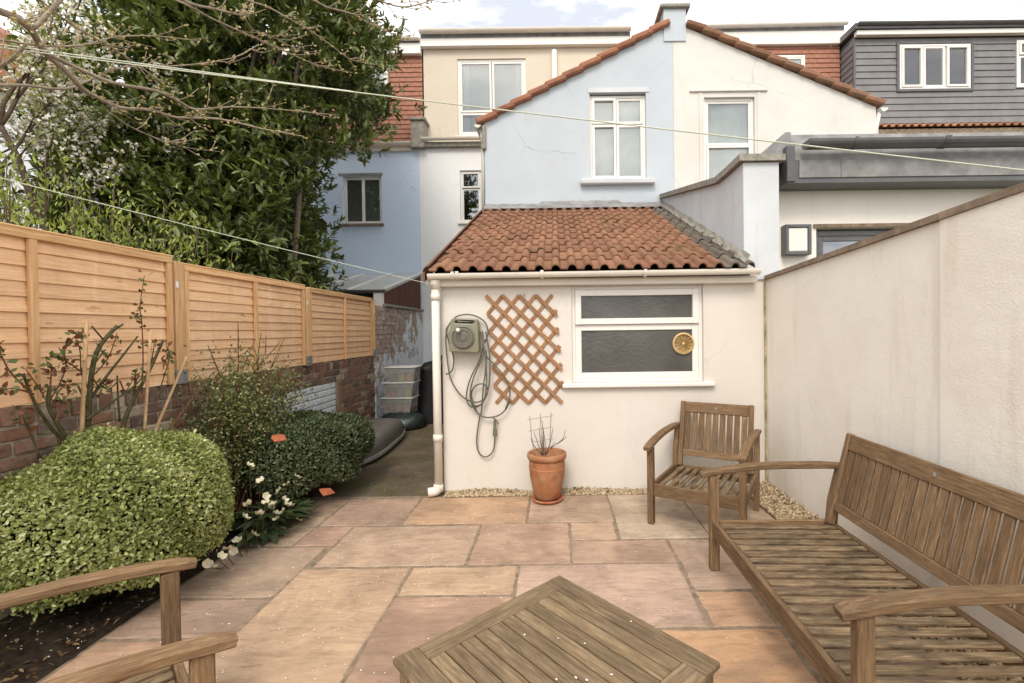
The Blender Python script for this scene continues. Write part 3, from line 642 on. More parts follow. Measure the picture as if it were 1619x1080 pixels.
b = MB(); b.add([(1.9 + OX, .1, 6.33), (5.2 + OX, .1, 4.93), (5.2 + OX, 2.6, 4.93), (1.9 + OX, 2.6, 6.33), (1.9 + OX, .1, 6.26), (5.2 + OX, .1, 4.86), (5.2 + OX, 2.6, 4.86), (1.9 + OX, 2.6, 6.26)],
      [(0, 1, 2, 3), (4, 7, 6, 5), (0, 4, 5, 1), (1, 5, 6, 2)]); b.build('roof', TILE, hw, color=(.22, .11, .07))
gutter(hw, (5.2 + OX, -.05, 4.90), (5.2 + OX, 2.4, 4.90), .055, UPVC); MB().tube([(5.17 + OX, .03, 4.86), (5.13 + OX, .05, 4.65), (5.13 + OX, .05, 4.4)], .035, 8).build('rainwater_pipe', UPVC, hw, smooth=True)
MB().box(1.9 + OX, 6.05 + OX, RY, RY + .25, 0, 5.5).build('rear_wall', W_WHITE, hw)
def hung_tiles(parent, x0, x1, z0, z1, y, hole=None):
    b = MB(); r_ = 0; z = z0
    while z < z1 - .02:
        x = x0 - (.08 if r_ % 2 else 0)
        while x < x1:
            a, c_ = max(x, x0), min(x + .160, x1)
            if c_ - a > .02:
                segs = [(a, c_)]
                if hole and z + .1 > hole[2] and z < hole[3]: segs = [(a, min(c_, hole[0])), (max(a, hole[1]), c_)]
                for a_, d_ in segs:
                    if d_ - a_ > .015:
                        j = random.uniform(0, .006); t = min(z + .13, z1)
                        b.add([(a_, y - .022 - j, z), (d_, y - .022 - j, z), (d_, y - .004, t), (a_, y - .004, t), (a_, y, z), (d_, y, z)], [(0, 1, 2, 3), (0, 4, 5, 1)])
            x += .166
        z += .1; r_ += 1
    o = b.build('hanging_tiles', REDT, parent, color=(.36, .17, .115)); o['kind'] = 'stuff'; return o
MB().box(3.2 + OX, 6.12 + OX, DYw, DYw + 3, 5.2, 7.46).build('dormer_wall', JOINT, hw)
hung_tiles(hw, 3.4 + OX, 6.12 + OX, 5.4, 7.46, DYw, (4.6 + OX, 5.38 + OX, 6.4, 7.26))
window(hw, 4.62 + OX, 5.36 + OX, 6.42, 7.25, DYw - .06, [(0, 1, 0, 1, False)], .045, .04, pane_backing=BLIND, bo=.04)
MB().cbox(3.2 + OX, 6.16 + OX, DYw - .1, DYw - .002, 7.46, 7.73, .006).build('dormer_fascia', UPVC, hw)
gutter(hw, (3.2 + OX, DYw - .16, 7.83), (6.2 + OX, DYw - .16, 7.86), .055, UPVC); bands(hw, [3.95 + OX, 5.0 + OX], DYw - .16, 7.845, .055, UPVC)
MB().box(3.2 + OX, 6.18 + OX, DYw - .08, DYw + 3, 7.735, 7.86).build('dormer_roof', LEAD, hw)
MB().lathe([(.10, 0), (.11, .16), (.07, .17), (.07, .05)], 14, (5.15 + OX, DYw + 1.2, 7.86)).build('chimney_pot', COPE, hw)

# ------------------------------------------------------------------ grey clad dormer house, far right
hg = thing('terraced_house', 'house with grey board clad dormer at far right', 'house', (8.5, 9.7, 0))
OX = -8.5; gwn = (7.07, 8.52, 6.29, 7.20)
MB().box(6.16 + OX, 13 + OX, .05, .3, 0, 5.5).build('wall', W_WHITE, hg)
MB().box(6.16 + OX, 13 + OX, .022, 3, 5.4, 7.40).build('dormer_wall', GREYM, hg)
z = 5.47; nb = 14; bh = (7.33 - z) / nb
for k in range(nb):
    za, zb = z + k * bh, z + (k + 1) * bh - .006; zm = (za + zb) / 2
    spans = [(6.17, 13)] if not (gwn[2] - .06 < zm < gwn[3] + .06) else [(6.17, gwn[0] - .06), (gwn[1] + .06, 9.44), (10.5, 13)]
    for a, c_ in spans:
        b = MB(); b.add([(a + OX, -.012, za), (c_ + OX, -.012, za), (c_ + OX, .004, zb), (a + OX, .004, zb), (a + OX, .021, za), (c_ + OX, .021, za), (c_ + OX, .021, zb), (a + OX, .021, zb)],
                        [(0, 1, 2, 3), (0, 4, 5, 1), (3, 2, 6, 7), (0, 3, 7, 4), (1, 5, 6, 2)]); b.build('cladding_board', CLAD, hg)
    b = MB(); b.add([(6.135 + OX, .0, za), (6.15 + OX, .0, zb), (6.15 + OX, 1.5, zb), (6.135 + OX, 1.5, za), (6.16 + OX, 0, za), (6.16 + OX, 1.5, za)], [(0, 1, 2, 3), (0, 3, 5, 4)]); b.build('cladding_board', CLAD, hg)
MB().cbox(6.13 + OX, 6.175 + OX, -.02, .02, 5.45, 7.34, .004).build('corner_trim', GREYM, hg)
b = MB(); ring(b, gwn[0] - .06 + OX, gwn[1] + .06 + OX, gwn[2] - .05, gwn[3] + .06, -.03, .02, .055); b.build('window_surround', GREYM, hg)
window(hg, gwn[0] + OX, gwn[1] + OX, gwn[2], gwn[3], -.02, [(0, .31, 0, 1, True), (.33, .65, 0, 1, False), (.67, 1, 0, 1, True)], .04, .045, pane_backing=BLIND, bo=.034)
window(hg, 9.46 + OX, 10.5 + OX, 6.3, 7.26, -.02, [(0, .5, .7, 1, True), (0, .5, 0, .69, False), (.5, 1, 0, 1, False)], .04, .045, pane_backing=BLIND, bo=.034)
MB().cbox(6.14 + OX, 13 + OX, -.12, -.015, 7.345, 7.44, .006).build('dormer_fascia', UPVC, hg)
gutter(hg, (6.12 + OX, -.17, 7.55), (13 + OX, -.17, 7.53), .055, GREYM)
b = MB(); b.add([(6.08 + OX, -.16, 7.56), (13 + OX, -.16, 7.56), (13 + OX, 3, 7.66), (6.08 + OX, 3, 7.66), (6.08 + OX, -.16, 7.45), (13 + OX, -.16, 7.45), (13 + OX, 3, 7.45), (6.08 + OX, 3, 7.45)],
      [(0, 1, 2, 3), (0, 4, 5, 1), (0, 3, 7, 4), (4, 7, 6, 5)]); b.build('dormer_roof', GREYM, hg)
rt_ = MB().box(6.1 + OX, 13 + OX, -.42, .2, 5.2, 5.32).build('roof', JOINT, hg)
et = tile_mesh(.30, .5)
for k in range(22):
    q = random.uniform(.8, 1.25); obj('roof_tile', et, TILE, rt_, mw=Matrix.Translation((6.12 + OX + k * .3, -.46, 5.34)) @ Matrix.Rotation(R(20), 4, 'X'), color=(.36 * q, .17 * q, .10 * q))

# ------------------------------------------------------------------ flat roofed extension over the garden wall
ex_ = thing('flat_roof_extension', 'white flat roofed extension with dark grey fascia above the garden wall', 'building', (3.2, 4.6, 0))
OX = -3.2; dw = (2.54, 3.75, 1.45, 2.43)
MB().plate([(2.03 + OX, 0), (6.5 + OX, 0), (6.5 + OX, 2.95), (2.03 + OX, 2.95)], [[(dw[0] + OX, dw[2]), (dw[0] + OX, dw[3]), (dw[1] + OX, dw[3]), (dw[1] + OX, dw[2])]], 0, .25).build('wall', W_EXT, ex_)
window(ex_, dw[0] + OX, dw[1] + OX, dw[2], dw[3] - .02, .05, [(0, 1, 0, 1, False)], .05, .05, frm=GREYM, glass=GLASSD, pane_backing=DARKIN)
MB().box(dw[0] - .03 + OX, dw[1] + .03 + OX, -.02, .02, dw[3] + .001, dw[3] + .035).build('window_head', COPE, ex_)
b = MB(); b.add([(2.13 + OX, -.26, 2.79), (6.5 + OX, -.26, 2.79), (6.5 + OX, -.001, 2.79), (2.13 + OX, -.001, 2.79), (2.13 + OX, -.26, 3.0), (6.5 + OX, -.26, 3.0), (6.5 + OX, -.001, 3.0), (2.13 + OX, -.001, 3.0)],
      [(0, 3, 2, 1), (4, 5, 6, 7), (0, 1, 5, 4), (1, 2, 6, 5), (2, 3, 7, 6), (3, 0, 4, 7)]); b.build('soffit_box', GREYM, ex_)
for xa, xb in ((2.24, 2.62), (2.623, 6.5)): MB().cbox(xa + OX, xb + OX, -.272, -.2605, 2.835, 2.995, .002).build('fascia_panel', LEAD, ex_)
MB().cbox(2.125 + OX, 2.2 + OX, -.277, -.2, 2.80, 3.13, .004).build('corner_trim', GREYM, ex_)
gutter(ex_, (2.26 + OX, -.345, 3.135), (6.5 + OX, -.345, 3.135), .072, GREYM); bands(ex_, [2.68 + OX, 3.48 + OX, 3.5 + OX], -.345, 3.135, .072, GREYM)
b = MB(); b.add([(2.2 + OX, -.24, 3.0), (6.5 + OX, -.24, 3.0), (6.5 + OX, -.16, 3.27), (2.2 + OX, -.16, 3.27), (6.5 + OX, 2.5, 3.27), (2.2 + OX, 2.5, 3.27), (2.2 + OX, 2.5, 3.0)], [(0, 1, 2, 3), (3, 2, 4, 5), (0, 3, 5, 6)]); b.build('roof_edge', LEAD, ex_)
b = MB(); b.add([(2.02 + OX, -.2, 3.01), (2.2 + OX, -.2, 3.01), (2.2 + OX, -.2, 3.28), (2.15 + OX, -.2, 3.28), (2.02 + OX, .6, 3.01), (2.2 + OX, .6, 3.01), (2.2 + OX, .6, 3.28), (2.15 + OX, .6, 3.28)],
      [(0, 1, 2, 3), (0, 3, 7, 4), (3, 2, 6, 7), (1, 5, 6, 2), (4, 7, 6, 5)]); b.build('upstand', LEAD, ex_)
lp = thing('wall_lamp', 'square grey framed wall lamp with white panel on the white extension', 'lamp', (2.32, 4.6, 2.16))
b = MB(); ring(b, -.125, .125, 0, .29, -.10, -.001, .032, .006); b.build('frame', GREYM, lp); MB().cbox(-.092, .092, -.088, -.01, .033, .257, .006).build('diffuser', LAMPW, lp)

# ------------------------------------------------------------------ sky blue house on the left, and its glazed lean-to
hs = thing('terraced_house', 'sky blue rendered house with red tile hung upper storey behind the bay tree', 'house', (-4.5, 10, 0))
OX = 4.5; sw2 = (-4.48, -3.66, 3.77, 4.78)
MB().plate([(-8.5 + OX, 0), (-2.853 + OX, 0), (-2.853 + OX, 5.32), (-8.5 + OX, 5.32)], [[(sw2[0] + OX, sw2[2]), (sw2[0] + OX, sw2[3]), (sw2[1] + OX, sw2[3]), (sw2[1] + OX, sw2[2])]], -.003, .25).build('wall', W_SKY, hs)
window(hs, sw2[0] + OX, sw2[1] + OX, sw2[2], sw2[3], .05, [(0, .5, 0, 1, False), (.5, 1, 0, 1, False)], .035, .03, pane_backing=REFLG)
MB().cbox(sw2[0] - .08 + OX, sw2[1] + .05 + OX, -.07, .05, sw2[2] - .05, sw2[2] - .001, .006).build('sill', COPE, hs)
MB().cbox(sw2[0] - .08 + OX, sw2[1] + .03 + OX, -.012, .05, sw2[3] + .001, sw2[3] + .06, .004).build('lintel', LEAD, hs)
gutter(hs, (-8.5 + OX, -.12, 5.43), (-2.98 + OX, -.12, 5.43), .06, PIPE); MB().box(-8.5 + OX, -2.99 + OX, -.06, -.004, 5.28, 5.38).build('fascia', PIPE, hs)
MB().box(-8.5 + OX, -2.80 + OX, .16, 3, 5.3, 7.38).build('upper_wall', JOINT, hs)
hung_tiles(hs, -6.6 + OX, -2.80 + OX, 5.42, 7.36, .16, (-4.3 + OX, -3.5 + OX, 6.2, 7.2))
window(hs, -4.28 + OX, -3.52 + OX, 6.22, 7.2, .10, [(0, 1, 0, 1, False)], .05, .04, pane_backing=BLIND, bo=.04)
MB().cbox(-8.5 + OX, -2.80 + OX, .04, .158, 7.36, 7.58, .006).build('upper_fascia', UPVC, hs); gutter(hs, (-8.5 + OX, 0, 7.66), (-2.82 + OX, 0, 7.66), .055, PIPE)
MB().box(-8.5 + OX, -2.80 + OX, .04, 3, 7.585, 7.68).build('roof', LEAD, hs)
cv = thing('conservatory', 'glazed lean to with pale sheet roof and brown boarded side beside the alley', 'conservatory', (-4, 9, 0))
OX, OY = 4, -9
b = MB(); b.add([(-6.6 + OX, 7.8 + OY, 2.17), (-2.84 + OX, 7.8 + OY, 2.17), (-2.84 + OX, 9.985 + OY, 2.70), (-6.6 + OX, 9.985 + OY, 2.70), (-6.6 + OX, 7.8 + OY, 2.13), (-2.84 + OX, 7.8 + OY, 2.13), (-2.84 + OX, 9.985 + OY, 2.66), (-6.6 + OX, 9.985 + OY, 2.66)],
      [(0, 1, 2, 3), (4, 7, 6, 5), (0, 4, 5, 1), (1, 5, 6, 2)]); b.build('roof', POLYC, cv)
for x in (-2.84, -3.45, -4.06, -4.67, -5.3): beam('glazing_bar', (x + OX, 7.79 + OY, 2.185), (x + OX, 9.98 + OY, 2.715), .045, .03, UPVC, cv)
gutter(cv, (-6.6 + OX, 7.74 + OY, 2.17), (-2.80 + OX, 7.74 + OY, 2.17), .05, GREYP)
nb = 22
for k in range(nb):
    ya, yb = 7.86 + k * 2.1 / nb, 7.86 + (k + 1) * 2.1 / nb - .006; f_ = lambda y: 2.13 + (y - 7.8) * .2425
    b = MB(); b.add([(x, y + OY, z_) for x in (-2.875 + OX, -2.858 + OX) for y, z_ in ((ya, 1.93), (yb, 1.93), (yb, f_(yb)), (ya, f_(ya)))], [(4, 5, 6, 7), (0, 3, 2, 1), (0, 1, 5, 4), (2, 3, 7, 6), (1, 2, 6, 5), (0, 4, 7, 3)])
    b.build('cladding_board', BROWNC, cv)
b = MB(); b.cbox(-3.0 + OX, -2.86 + OX, 7.74 + OY, 7.85 + OY, 1.5, 2.13, .005); b.build('corner_post', UPVC, cv)
for x in (-3.7, -4.5, -5.4, -6.4): MB().box(x + OX, x + .06 + OX, 7.82 + OY, 7.88 + OY, 0, 2.13).build('post', UPVC, cv)
MB().box(-6.6 + OX, -2.99 + OX, 7.84 + OY, 7.86 + OY, .9, 2.12).build('glazing', GLASSD, cv)
hp = thing('house', 'pale grey rendered house glimpsed through the blossom at far left', 'house', (-10, 8, 0))
b = MB().box(-4, 2.2, 0, 6, 0, 5.6); b.build('wall', W_PALE, hp)
b = MB(); b.add([(-4.2, -.2, 5.6), (2.4, -.2, 5.6), (2.4, 6, 5.6), (-4.2, 6, 5.6), (-.9, -.2, 7.6), (-.9, 6, 7.6)], [(0, 1, 4), (1, 2, 5, 4), (0, 4, 5, 3), (2, 3, 5), (0, 3, 2, 1)]); b.build('roof', TILE, hp, color=(.3, .13, .08))

# ------------------------------------------------------------------ left boundary: brick wall, peeling wall, fence
bwl = thing('brick_wall', 'low old brick boundary wall under the timber fence', 'wall', (-2.85, 4.5, 0))
OX, OY = 2.85, -4.5
MB().box(-3.06 + OX, -2.862 + OX, .9 + OY, 7.36 + OY, -.05, 1.085).build('mortar_core', MORTAR, bwl)
sh = [MB().cbox(-.10, 0, -.107, .107, -.0325, .0325, .006, .004).mesh('brick') for _ in range(4)]
on = [MB().cbox(-.10, 0, -.036, .036, -.05, .05, .006, .004).mesh('brick') for _ in range(4)]
ew = [MB().cbox(-.10, 0, -.107, .107, -.0325, .0325, .006, .004).mesh('brick') for _ in range(3)]
for me in ew: me.materials.append(WPAINT)
def bcol():
    q = random.random(); s_ = random.uniform(.75, 1.2)
    c = (.21, .115, .08) if q < .5 else ((.14, .095, .08) if q < .75 else ((.27, .14, .09) if q < .88 else (.38, .30, .21)))
    return tuple(x * s_ * 1.05 for x in c)
y = 1.0
while y < 7.33:
    obj('brick', random.choice(on), BRICK, bwl, loc=(-2.85 + OX + random.uniform(-.004, .004), y + .037 + OY, 1.053 + random.uniform(-.003, .003)), rot=(random.uniform(-.03, .03), 0, 0), color=bcol()); y += .088
zc = .958
for c_ in range(11):
    ys = 4.7 if c_ >= 5 else 1.0; y = ys + (.112 if c_ % 2 else 0)
    while y < 7.25:
        painted = 4.6 < y < 6.0 and zc < .84
        obj('brick', random.choice(ew if painted else sh), None if painted else BRICK, bwl, loc=(-2.85 + OX + random.uniform(-.005, .004), y + .107 + OY, zc), rot=(random.uniform(-.012, .012), 0, 0), color=bcol()); y += .226
    zc -= .076
MB().cbox(-2.95 + OX, -2.825 + OX, 6.05 + OY, 6.17 + OY, 0, .84, .008, .004).build('pier', BRICK, bwl, color=(.24, .17, .12))
pl = thing('painted_brick_wall', 'tall alley wall of bricks with peeling pale blue paint', 'wall', (-2.85, 8.7, 0))
OX, OY = 2.85, -8.7
MB().box(-3.07 + OX, -2.852 + OX, 7.38 + OY, 9.98 + OY, -.05, 1.90).build('wall_core', PEEL, pl)
b = MB(); z = .0
for r_ in range(25):
    y = 7.37 + (.112 if r_ % 2 else 0) - .1
    while y < 9.9:
        a, c_ = max(y, 7.37), min(y + .216, 9.98); j = random.uniform(-.003, .004); b.box(-2.9 + OX, -2.842 + OX + j, a + OY, c_ + OY, z + .005, z + .071); y += .226
    z += .0755
tag(b.build('bricks', PEEL, pl), kind='stuff')
for k in range(5): MB().cbox(-3.1 + OX, -2.80 + OX, 7.78 + k * .44 + OY, 7.78 + k * .44 + .435 + OY, 1.901, 1.945, .006, .002).build('coping_slab', CONC, pl)

FX = -2.865
PAN = [(1.64, 3.49, 2.045, 1.105, 'timber fence panel nearest the camera, behind the rose canes'), (3.60, 5.325, 2.005, 1.11, 'middle timber fence panel behind the tangled shrub'), (5.425, 7.265, 1.985, 1.115, 'farthest timber fence panel, next to the alley wall')]
for ya, yb, zt, zb, lab in PAN:
    p = thing('fence', lab, 'fence', (FX, (ya + yb) / 2, zb), 0, 'overlap fence panels')
    h = (yb - ya) / 2; n = 11; hh_ = zt - zb - .03; e = hh_ / n
    me = MB().cbox(-h, h, -.045, e - .031 + .001 * 0, -.005, .005, .002).mesh('board')
    for k in range(n):
        z = k * e + .047
        m_ = Matrix.Translation((random.uniform(-.002, .002), 0, z)) @ Matrix(((0, 0, 1, 0), (1, 0, 0, 0), (0, 1, 0, 0), (0, 0, 0, 1))) @ Matrix.Rotation(-.15, 4, 'X') @ Matrix.Rotation(random.uniform(-.002, .002), 4, 'Z')
        obj('board', me, FENCE, p, mw=m_)
    for yy in (-h + .022, 0, h - .022): beam('batten', (.022, yy, .0), (.022, yy, zt - zb - .045), .042, .026, POSTW, p, (1, 0, 0))
    beam('top_rail', (.018, -h, zt - zb - .022), (.018, h, zt - zb - .022), .036, .045, POSTW, p)
    beam('cap_rail', (.006, -h - .005, zt - zb + .008), (.006, h + .005, zt - zb + .008), .06, .014, POSTW, p)
    beam('back_batten', (-.022, -h, .03), (-.022, h, .03), .03, .04, POSTW, p)
for y, zt, lab in ((1.59, 2.03, 'fence post at the camera end of the fence'), (3.545, 2.02, 'thick fence post between nearest and middle panels'), (5.375, 1.99, 'fence post with metal shoe between middle and farthest panels'), (7.31, 1.97, 'last fence post against the peeling alley wall')):
    p = thing('fence_post', lab, 'post', (FX, y, 1.10), 0, 'fence posts'); beam('post', (0, 0, 0), (0, 0, zt - 1.10), .085 if y < 5 else .075, .085, POSTW, p, (1, 0, 0))
    b = MB().cbox(-.05, .05, -.05, .05, .003, .11, .003); b.build('post_shoe', LEAD, p)
    MB().cbox(.043, .05, -.045, -.02, zt - 1.10 - .2, zt - 1.10 - .15, .002).build('bracket', UPVC, p)

# ------------------------------------------------------------------ furniture
def seat(name, label, cat, W, nback, nseat, loc_, rz, D=.655):
    t = thing(name, label, cat, loc_, rz); hw_ = W / 2; lx = hw_ - .0225
    for s_ in (-1, 1):
        beam('front_leg', (s_ * lx, .028, 0), (s_ * lx, .028, .575), .045, .056, TEAK, t, (0, 1, 0), .005)
        sweep('rear_leg', [(s_ * lx, D - .05, 0), (s_ * lx, D - .05, .27), (s_ * lx, D - .035, .42), (s_ * lx, D + .005, .603)], .045, .058, TEAK, t)
        sweep('armrest', [(s_ * (lx + .004), y, z) for y, z in ((-.045, .579), (.0, .590), (.08, .604), (.18, .617), (.30, .627), (.42, .631), (D - .1, .630), (D + .035, .622))], .062, .034, TEAK, t)
        beam('side_rail', (s_ * lx, .058, .255), (s_ * lx, D - .08, .255), .024, .085, TEAK, t)
    beam('front_rail', (-hw_ + .0455, .026, .258), (hw_ - .0455, .026, .258), .026, .092, TEAK, t)
    beam('back_rail', (-hw_ + .0455, D - .055, .250), (hw_ - .0455, D - .055, .250), .024, .085, TEAK, t)
    iw = W - .09 - .03; pt = iw / nseat
    for k in range(nseat):
        x = -iw / 2 + pt * (k + .5); j = random.uniform(-.002, .002)
        beam('seat_slat', (x, .046, .290 + j), (x, D - .07, .278 + j), round(pt * .61, 4), .014, TEAKD, t, (0, 0, 1), .003)
    tl = R(14); y0, z0 = D - .085, .292; dv = Vector((0, math.sin(tl), math.cos(tl))); nv = Vector((0, -math.cos(tl), math.sin(tl))); o = Vector((0, y0, z0))
    bx = hw_ - .069
    for s_ in (-1, 1): beam('back_post', o + Vector((s_ * bx, 0, 0)), o + Vector((s_ * bx, 0, 0)) + dv * .552, .04, .042, TEAK, t, nv, .006)
    beam('top_rail', o + dv * .503 + Vector((-bx + .0205, 0, 0)), o + dv * .503 + Vector((bx - .0205, 0, 0)), .092, .026, TEAK, t, nv)
    beam('lower_rail', o + dv * .115 + Vector((-bx + .0205, 0, 0)), o + dv * .115 + Vector((bx - .0205, 0, 0)), .055, .026, TEAK, t, nv)
    iw = 2 * (bx - .0205); pt = iw / nback
    for k in range(nback):
        x = -iw / 2 + pt * (k + .5); beam('back_slat', o + dv * .143 + Vector((x, 0, 0)), o + dv * .457 + Vector((x, 0, 0)), round(pt * .76, 4), .014, TEAK, t, nv, .003)
    b = MB().cbox(-.009, .009, -.009, .009, 0, .003, .001); obj('plaque', b.mesh('plaque'), LEAD, t, mw=frame(o + dv * .503 + nv * .0135, (1, 0, 0), nv))
    return t
# front edges measured on the photo: left foot to right foot
seat('garden_armchair', 'slatted teak armchair in the corner by the lean to window', 'armchair', .70, 9, 9, (.968, 3.36, 0), R(-30.5), .725)
seat('garden_bench', 'long slatted teak bench along the right garden wall', 'bench', 1.44, 21, 19, (.915, 2.155, 0), R(-90), .79)
seat('garden_armchair', 'teak armchair at lower left, only its two armrests and seat edge in view', 'armchair', .70, 9, 9, (-1.225, 1.565, 0), R(135.5))
ct = thing('coffee_table', 'low square slatted teak coffee table in the foreground', 'table', (-.02, 1.487, 0), R(-47.0)); hs_ = .37
for s_ in (-1, 1):
    beam('frame_board', (-hs_, s_ * (hs_ - .042), .409), (hs_, s_ * (hs_ - .042), .409), .084, .022, TEAKT, ct)
    beam('frame_board', (s_ * (hs_ - .042), -hs_ + .0855, .409), (s_ * (hs_ - .042), hs_ - .0855, .409), .084, .022, TEAKT, ct)
    beam('apron', (-hs_ + .06, s_ * (hs_ - .04), .355), (hs_ - .06, s_ * (hs_ - .04), .355), .022, .07, TEAKT, ct)
    beam('apron', (s_ * (hs_ - .04), -hs_ + .06, .355), (s_ * (hs_ - .04), hs_ - .06, .355), .022, .07, TEAKT, ct)
    for q in (-1, 1): beam('leg', (s_ * (hs_ - .04), q * (hs_ - .04), 0), (s_ * (hs_ - .04), q * (hs_ - .04), .397), .05, .05, TEAKT, ct, (0, 1, 0))
    beam('low_rail', (-hs_ + .06, s_ * (hs_ - .04), .1), (hs_ - .06, s_ * (hs_ - .04), .1), .022, .04, TEAKT, ct)
iw = 2 * hs_ - .17; n = 10; pt = iw / n
for k in range(n): beam('slat', (-hs_ + .0855, -iw / 2 + pt * (k + .5), .408), (hs_ - .0855, -iw / 2 + pt * (k + .5), .408), round(pt - .005, 4), .02, TEAKT, ct, (0, 0, 1), .003)

# ------------------------------------------------------------------ things on the lean-to wall
hr = thing('hose_reel', 'olive wall mounted garden hose reel with grey hose hanging in loops', 'hose reel', (at(738, 530, LY).x, LY, at(738, 530, LY).z))
o3 = Vector(hr.location)
def hp_(pts, y=-.05): return [at(690 + a / 5.4, 450 + c / 5.4, LY + y) - o3 for a, c in pts]
def hq(pts, y=-.03): return [at(690 + a / 6., 620 + c / 6., LY + y) - o3 for a, c in pts]
b = MB(); prf = [(-.118, -.15), (.130, -.15), (.138, -.13), (.118, .125), (.105, .148), (-.105, .148), (-.122, .12), (-.125, -.13)]
slot = [(-.085, .105), (-.08, .125), (.075, .125), (.08, .105)]
b.plate(prf, [slot], -.145, -.03); body = b.build('reel_body', REELM, hr, rot=(0, R(3), 0)); bm = body.modifiers.new('bev', 'BEVEL'); bm.width = .012; bm.segments = 2; bm.limit_method = 'ANGLE'
obj('reel_disc', MB().lathe([(.10, 0), (.10, .02), (.09, .026), (.084, .018), (.06, .02), (.055, .012), (.034, .016), (.03, .022), (.0001, .022)], 32).mesh('reel_disc', False), REELD, hr, mw=Matrix.Translation((-.005, -.142, -.015)) @ Matrix.Rotation(R(90), 4, 'X'))
obj('crank_knob', MB().lathe([(.014, 0), (.019, .02), (.017, .045), (.0001, .05)], 14).mesh('crank_knob', True), PIPE, hr, mw=Matrix.Translation((-.04, -.16, .045)) @ Matrix.Rotation(R(90), 4, 'X'))
MB().cbox(-.10, .10, -.03, -.001, -.12, .12, .006).build('wall_bracket', REELD, hr)
hs1 = MB()
loops = [hp_([(410, 500), (440, 420), (420, 330), (350, 275), (260, 255), (170, 275), (110, 340), (82, 430), (85, 560), (110, 760), (160, 880), (240, 970), (330, 1005), (410, 975), (440, 900), (400, 850), (340, 860), (300, 920), (310, 1000), (345, 1090)]),
         hp_([(110, 340), (82, 390), (100, 470), (130, 560), (148, 640), (135, 730), (95, 765), (82, 755)], -.04),
         hp_([(390, 500), (420, 600), (500, 690), (570, 770), (620, 870), (625, 960), (590, 1060)], -.06) + hq([(690, 90), (660, 160), (600, 215), (520, 240), (440, 232), (380, 185), (330, 100), (318, 20)], -.05),
         hp_([(400, 520), (370, 640), (300, 780), (262, 900), (260, 990), (300, 1045), (370, 1030), (430, 940), (455, 800), (455, 620), (435, 480), (420, 400)], -.065),
         hp_([(405, 530), (395, 620), (330, 760), (290, 900), (300, 1000), (340, 1035), (400, 1000), (425, 880), (425, 700), (415, 560)], -.075),
         hp_([(425, 560), (420, 720), (400, 880), (385, 1080)], -.055) + hq([(415, 220), (395, 330), (382, 450), (390, 540), (420, 595), (465, 615), (515, 590), (545, 530), (555, 410)], -.035)]
for l_ in loops: hs1.tube(curve(l_, 5), .0068, 7)
hs1.build('hose', HOSEM, hr, smooth=True)
b = MB().tube(hq([(555, 415), (555, 350), (553, 320), (553, 265)], -.04), [.02, .017, .012, .010], 10); b.tube(hq([(520, 235), (565, 262), (590, 305)], -.055), [.006, .008, .006], 6)
b.build('hose_tap', REELD, hr); MB().tube(hp_([(385, 400), (400, 490)], -.09), [.016, .012], 8).build('hose_nozzle', REELD, hr)
tr = thing('trellis', 'expanding diagonal wooden trellis hung on the cream wall', 'trellis', (at(831, 552, LY).x, LY, at(831, 552, LY).z))
tw_, th_ = .60, .95; cx_, cz_ = .15, .163; sx = .075
def shear(x, z): return x - sx * (z / th_) + .0, z
def clip(p, d, ext=.012):
    t0, t1 = -9, 9
    for a, lo, hi in ((0, -tw_ / 2, tw_ / 2), (1, -th_ / 2, th_ / 2)):
        a0, a1 = (lo - p[a]) / d[a], (hi - p[a]) / d[a]; t0, t1 = max(t0, min(a0, a1)), min(t1, max(a0, a1))
    return t0, t1
for sgn, yy in ((-1, -.020), (1, -.008)):
    d = (cx_, sgn * cz_); nn = math.hypot(*d); d = (d[0] / nn, d[1] / nn)
    for k in range(-8, 9):
        p0 = (-tw_ / 2 + k * cx_ , -sgn * th_ / 2); t0, t1 = clip(p0, d)
        if t1 - t0 < .12: continue
        ext = .018; a = (p0[0] + d[0] * (t0 - ext), p0[1] + d[1] * (t0 - ext)); c_ = (p0[0] + d[0] * (t1 + ext), p0[1] + d[1] * (t1 + ext))
        a, c_ = shear(*a), shear(*c_)
        beam('slat', (a[0], yy, a[1]), (c_[0], yy, c_[1]), .031, .010, TRELW, tr, (0, -1, 0), .002)
MB().tube([(0, -.002, .50), (0, -.03, .50), (0, -.03, .47)], .003, 6).build('hook', GREYM, tr)

# ------------------------------------------------------------------ terracotta pot
px, py = -.098, 4.055
fp = thing('flower_pot', 'large weathered terracotta pot standing against the lean to wall', 'flower pot', (px, py, .028))
obj('pot', MB().lathe([(.0001, .002), (.10, .002), (.108, .01), (.128, .09), (.148, .19), (.155, .27), (.152, .325), (.150, .335), (.163, .34), (.170, .355), (.168, .385), (.158, .392), (.146, .385), (.142, .30), (.0001, .30)], 40).mesh('pot', True), TERRA, fp, color=(.34, .145, .068))
MB().lathe([(.141, .315), (.0001, .325)], 24).build('potting_soil', SOIL, fp)
MB().lathe([(.1555, .262), (.1575, .267), (.1555, .272)], 40).build('raised_band', TERRA, fp, smooth=True, color=(.46, .2, .1))
sc_ = thing('pot_saucer', 'orange terracotta saucer under the large pot', 'saucer', (px, py, 0)); MB().lathe([(.0001, .004), (.11, .004), (.128, .01), (.140, .034), (.134, .036), (.122, .018), (.0001, .014)], 36).build('saucer', TERRA, sc_, smooth=True, color=(.42, .13, .06))
def wq(pts, y=4.06): return [at(690 + a / 6., 620 + c / 6., y) for a, c in pts]
ps = thing('plant_support', 'small twig ladder trellis stuck in the terracotta pot', 'trellis', (px, py, .34)); o2 = Vector(ps.location)
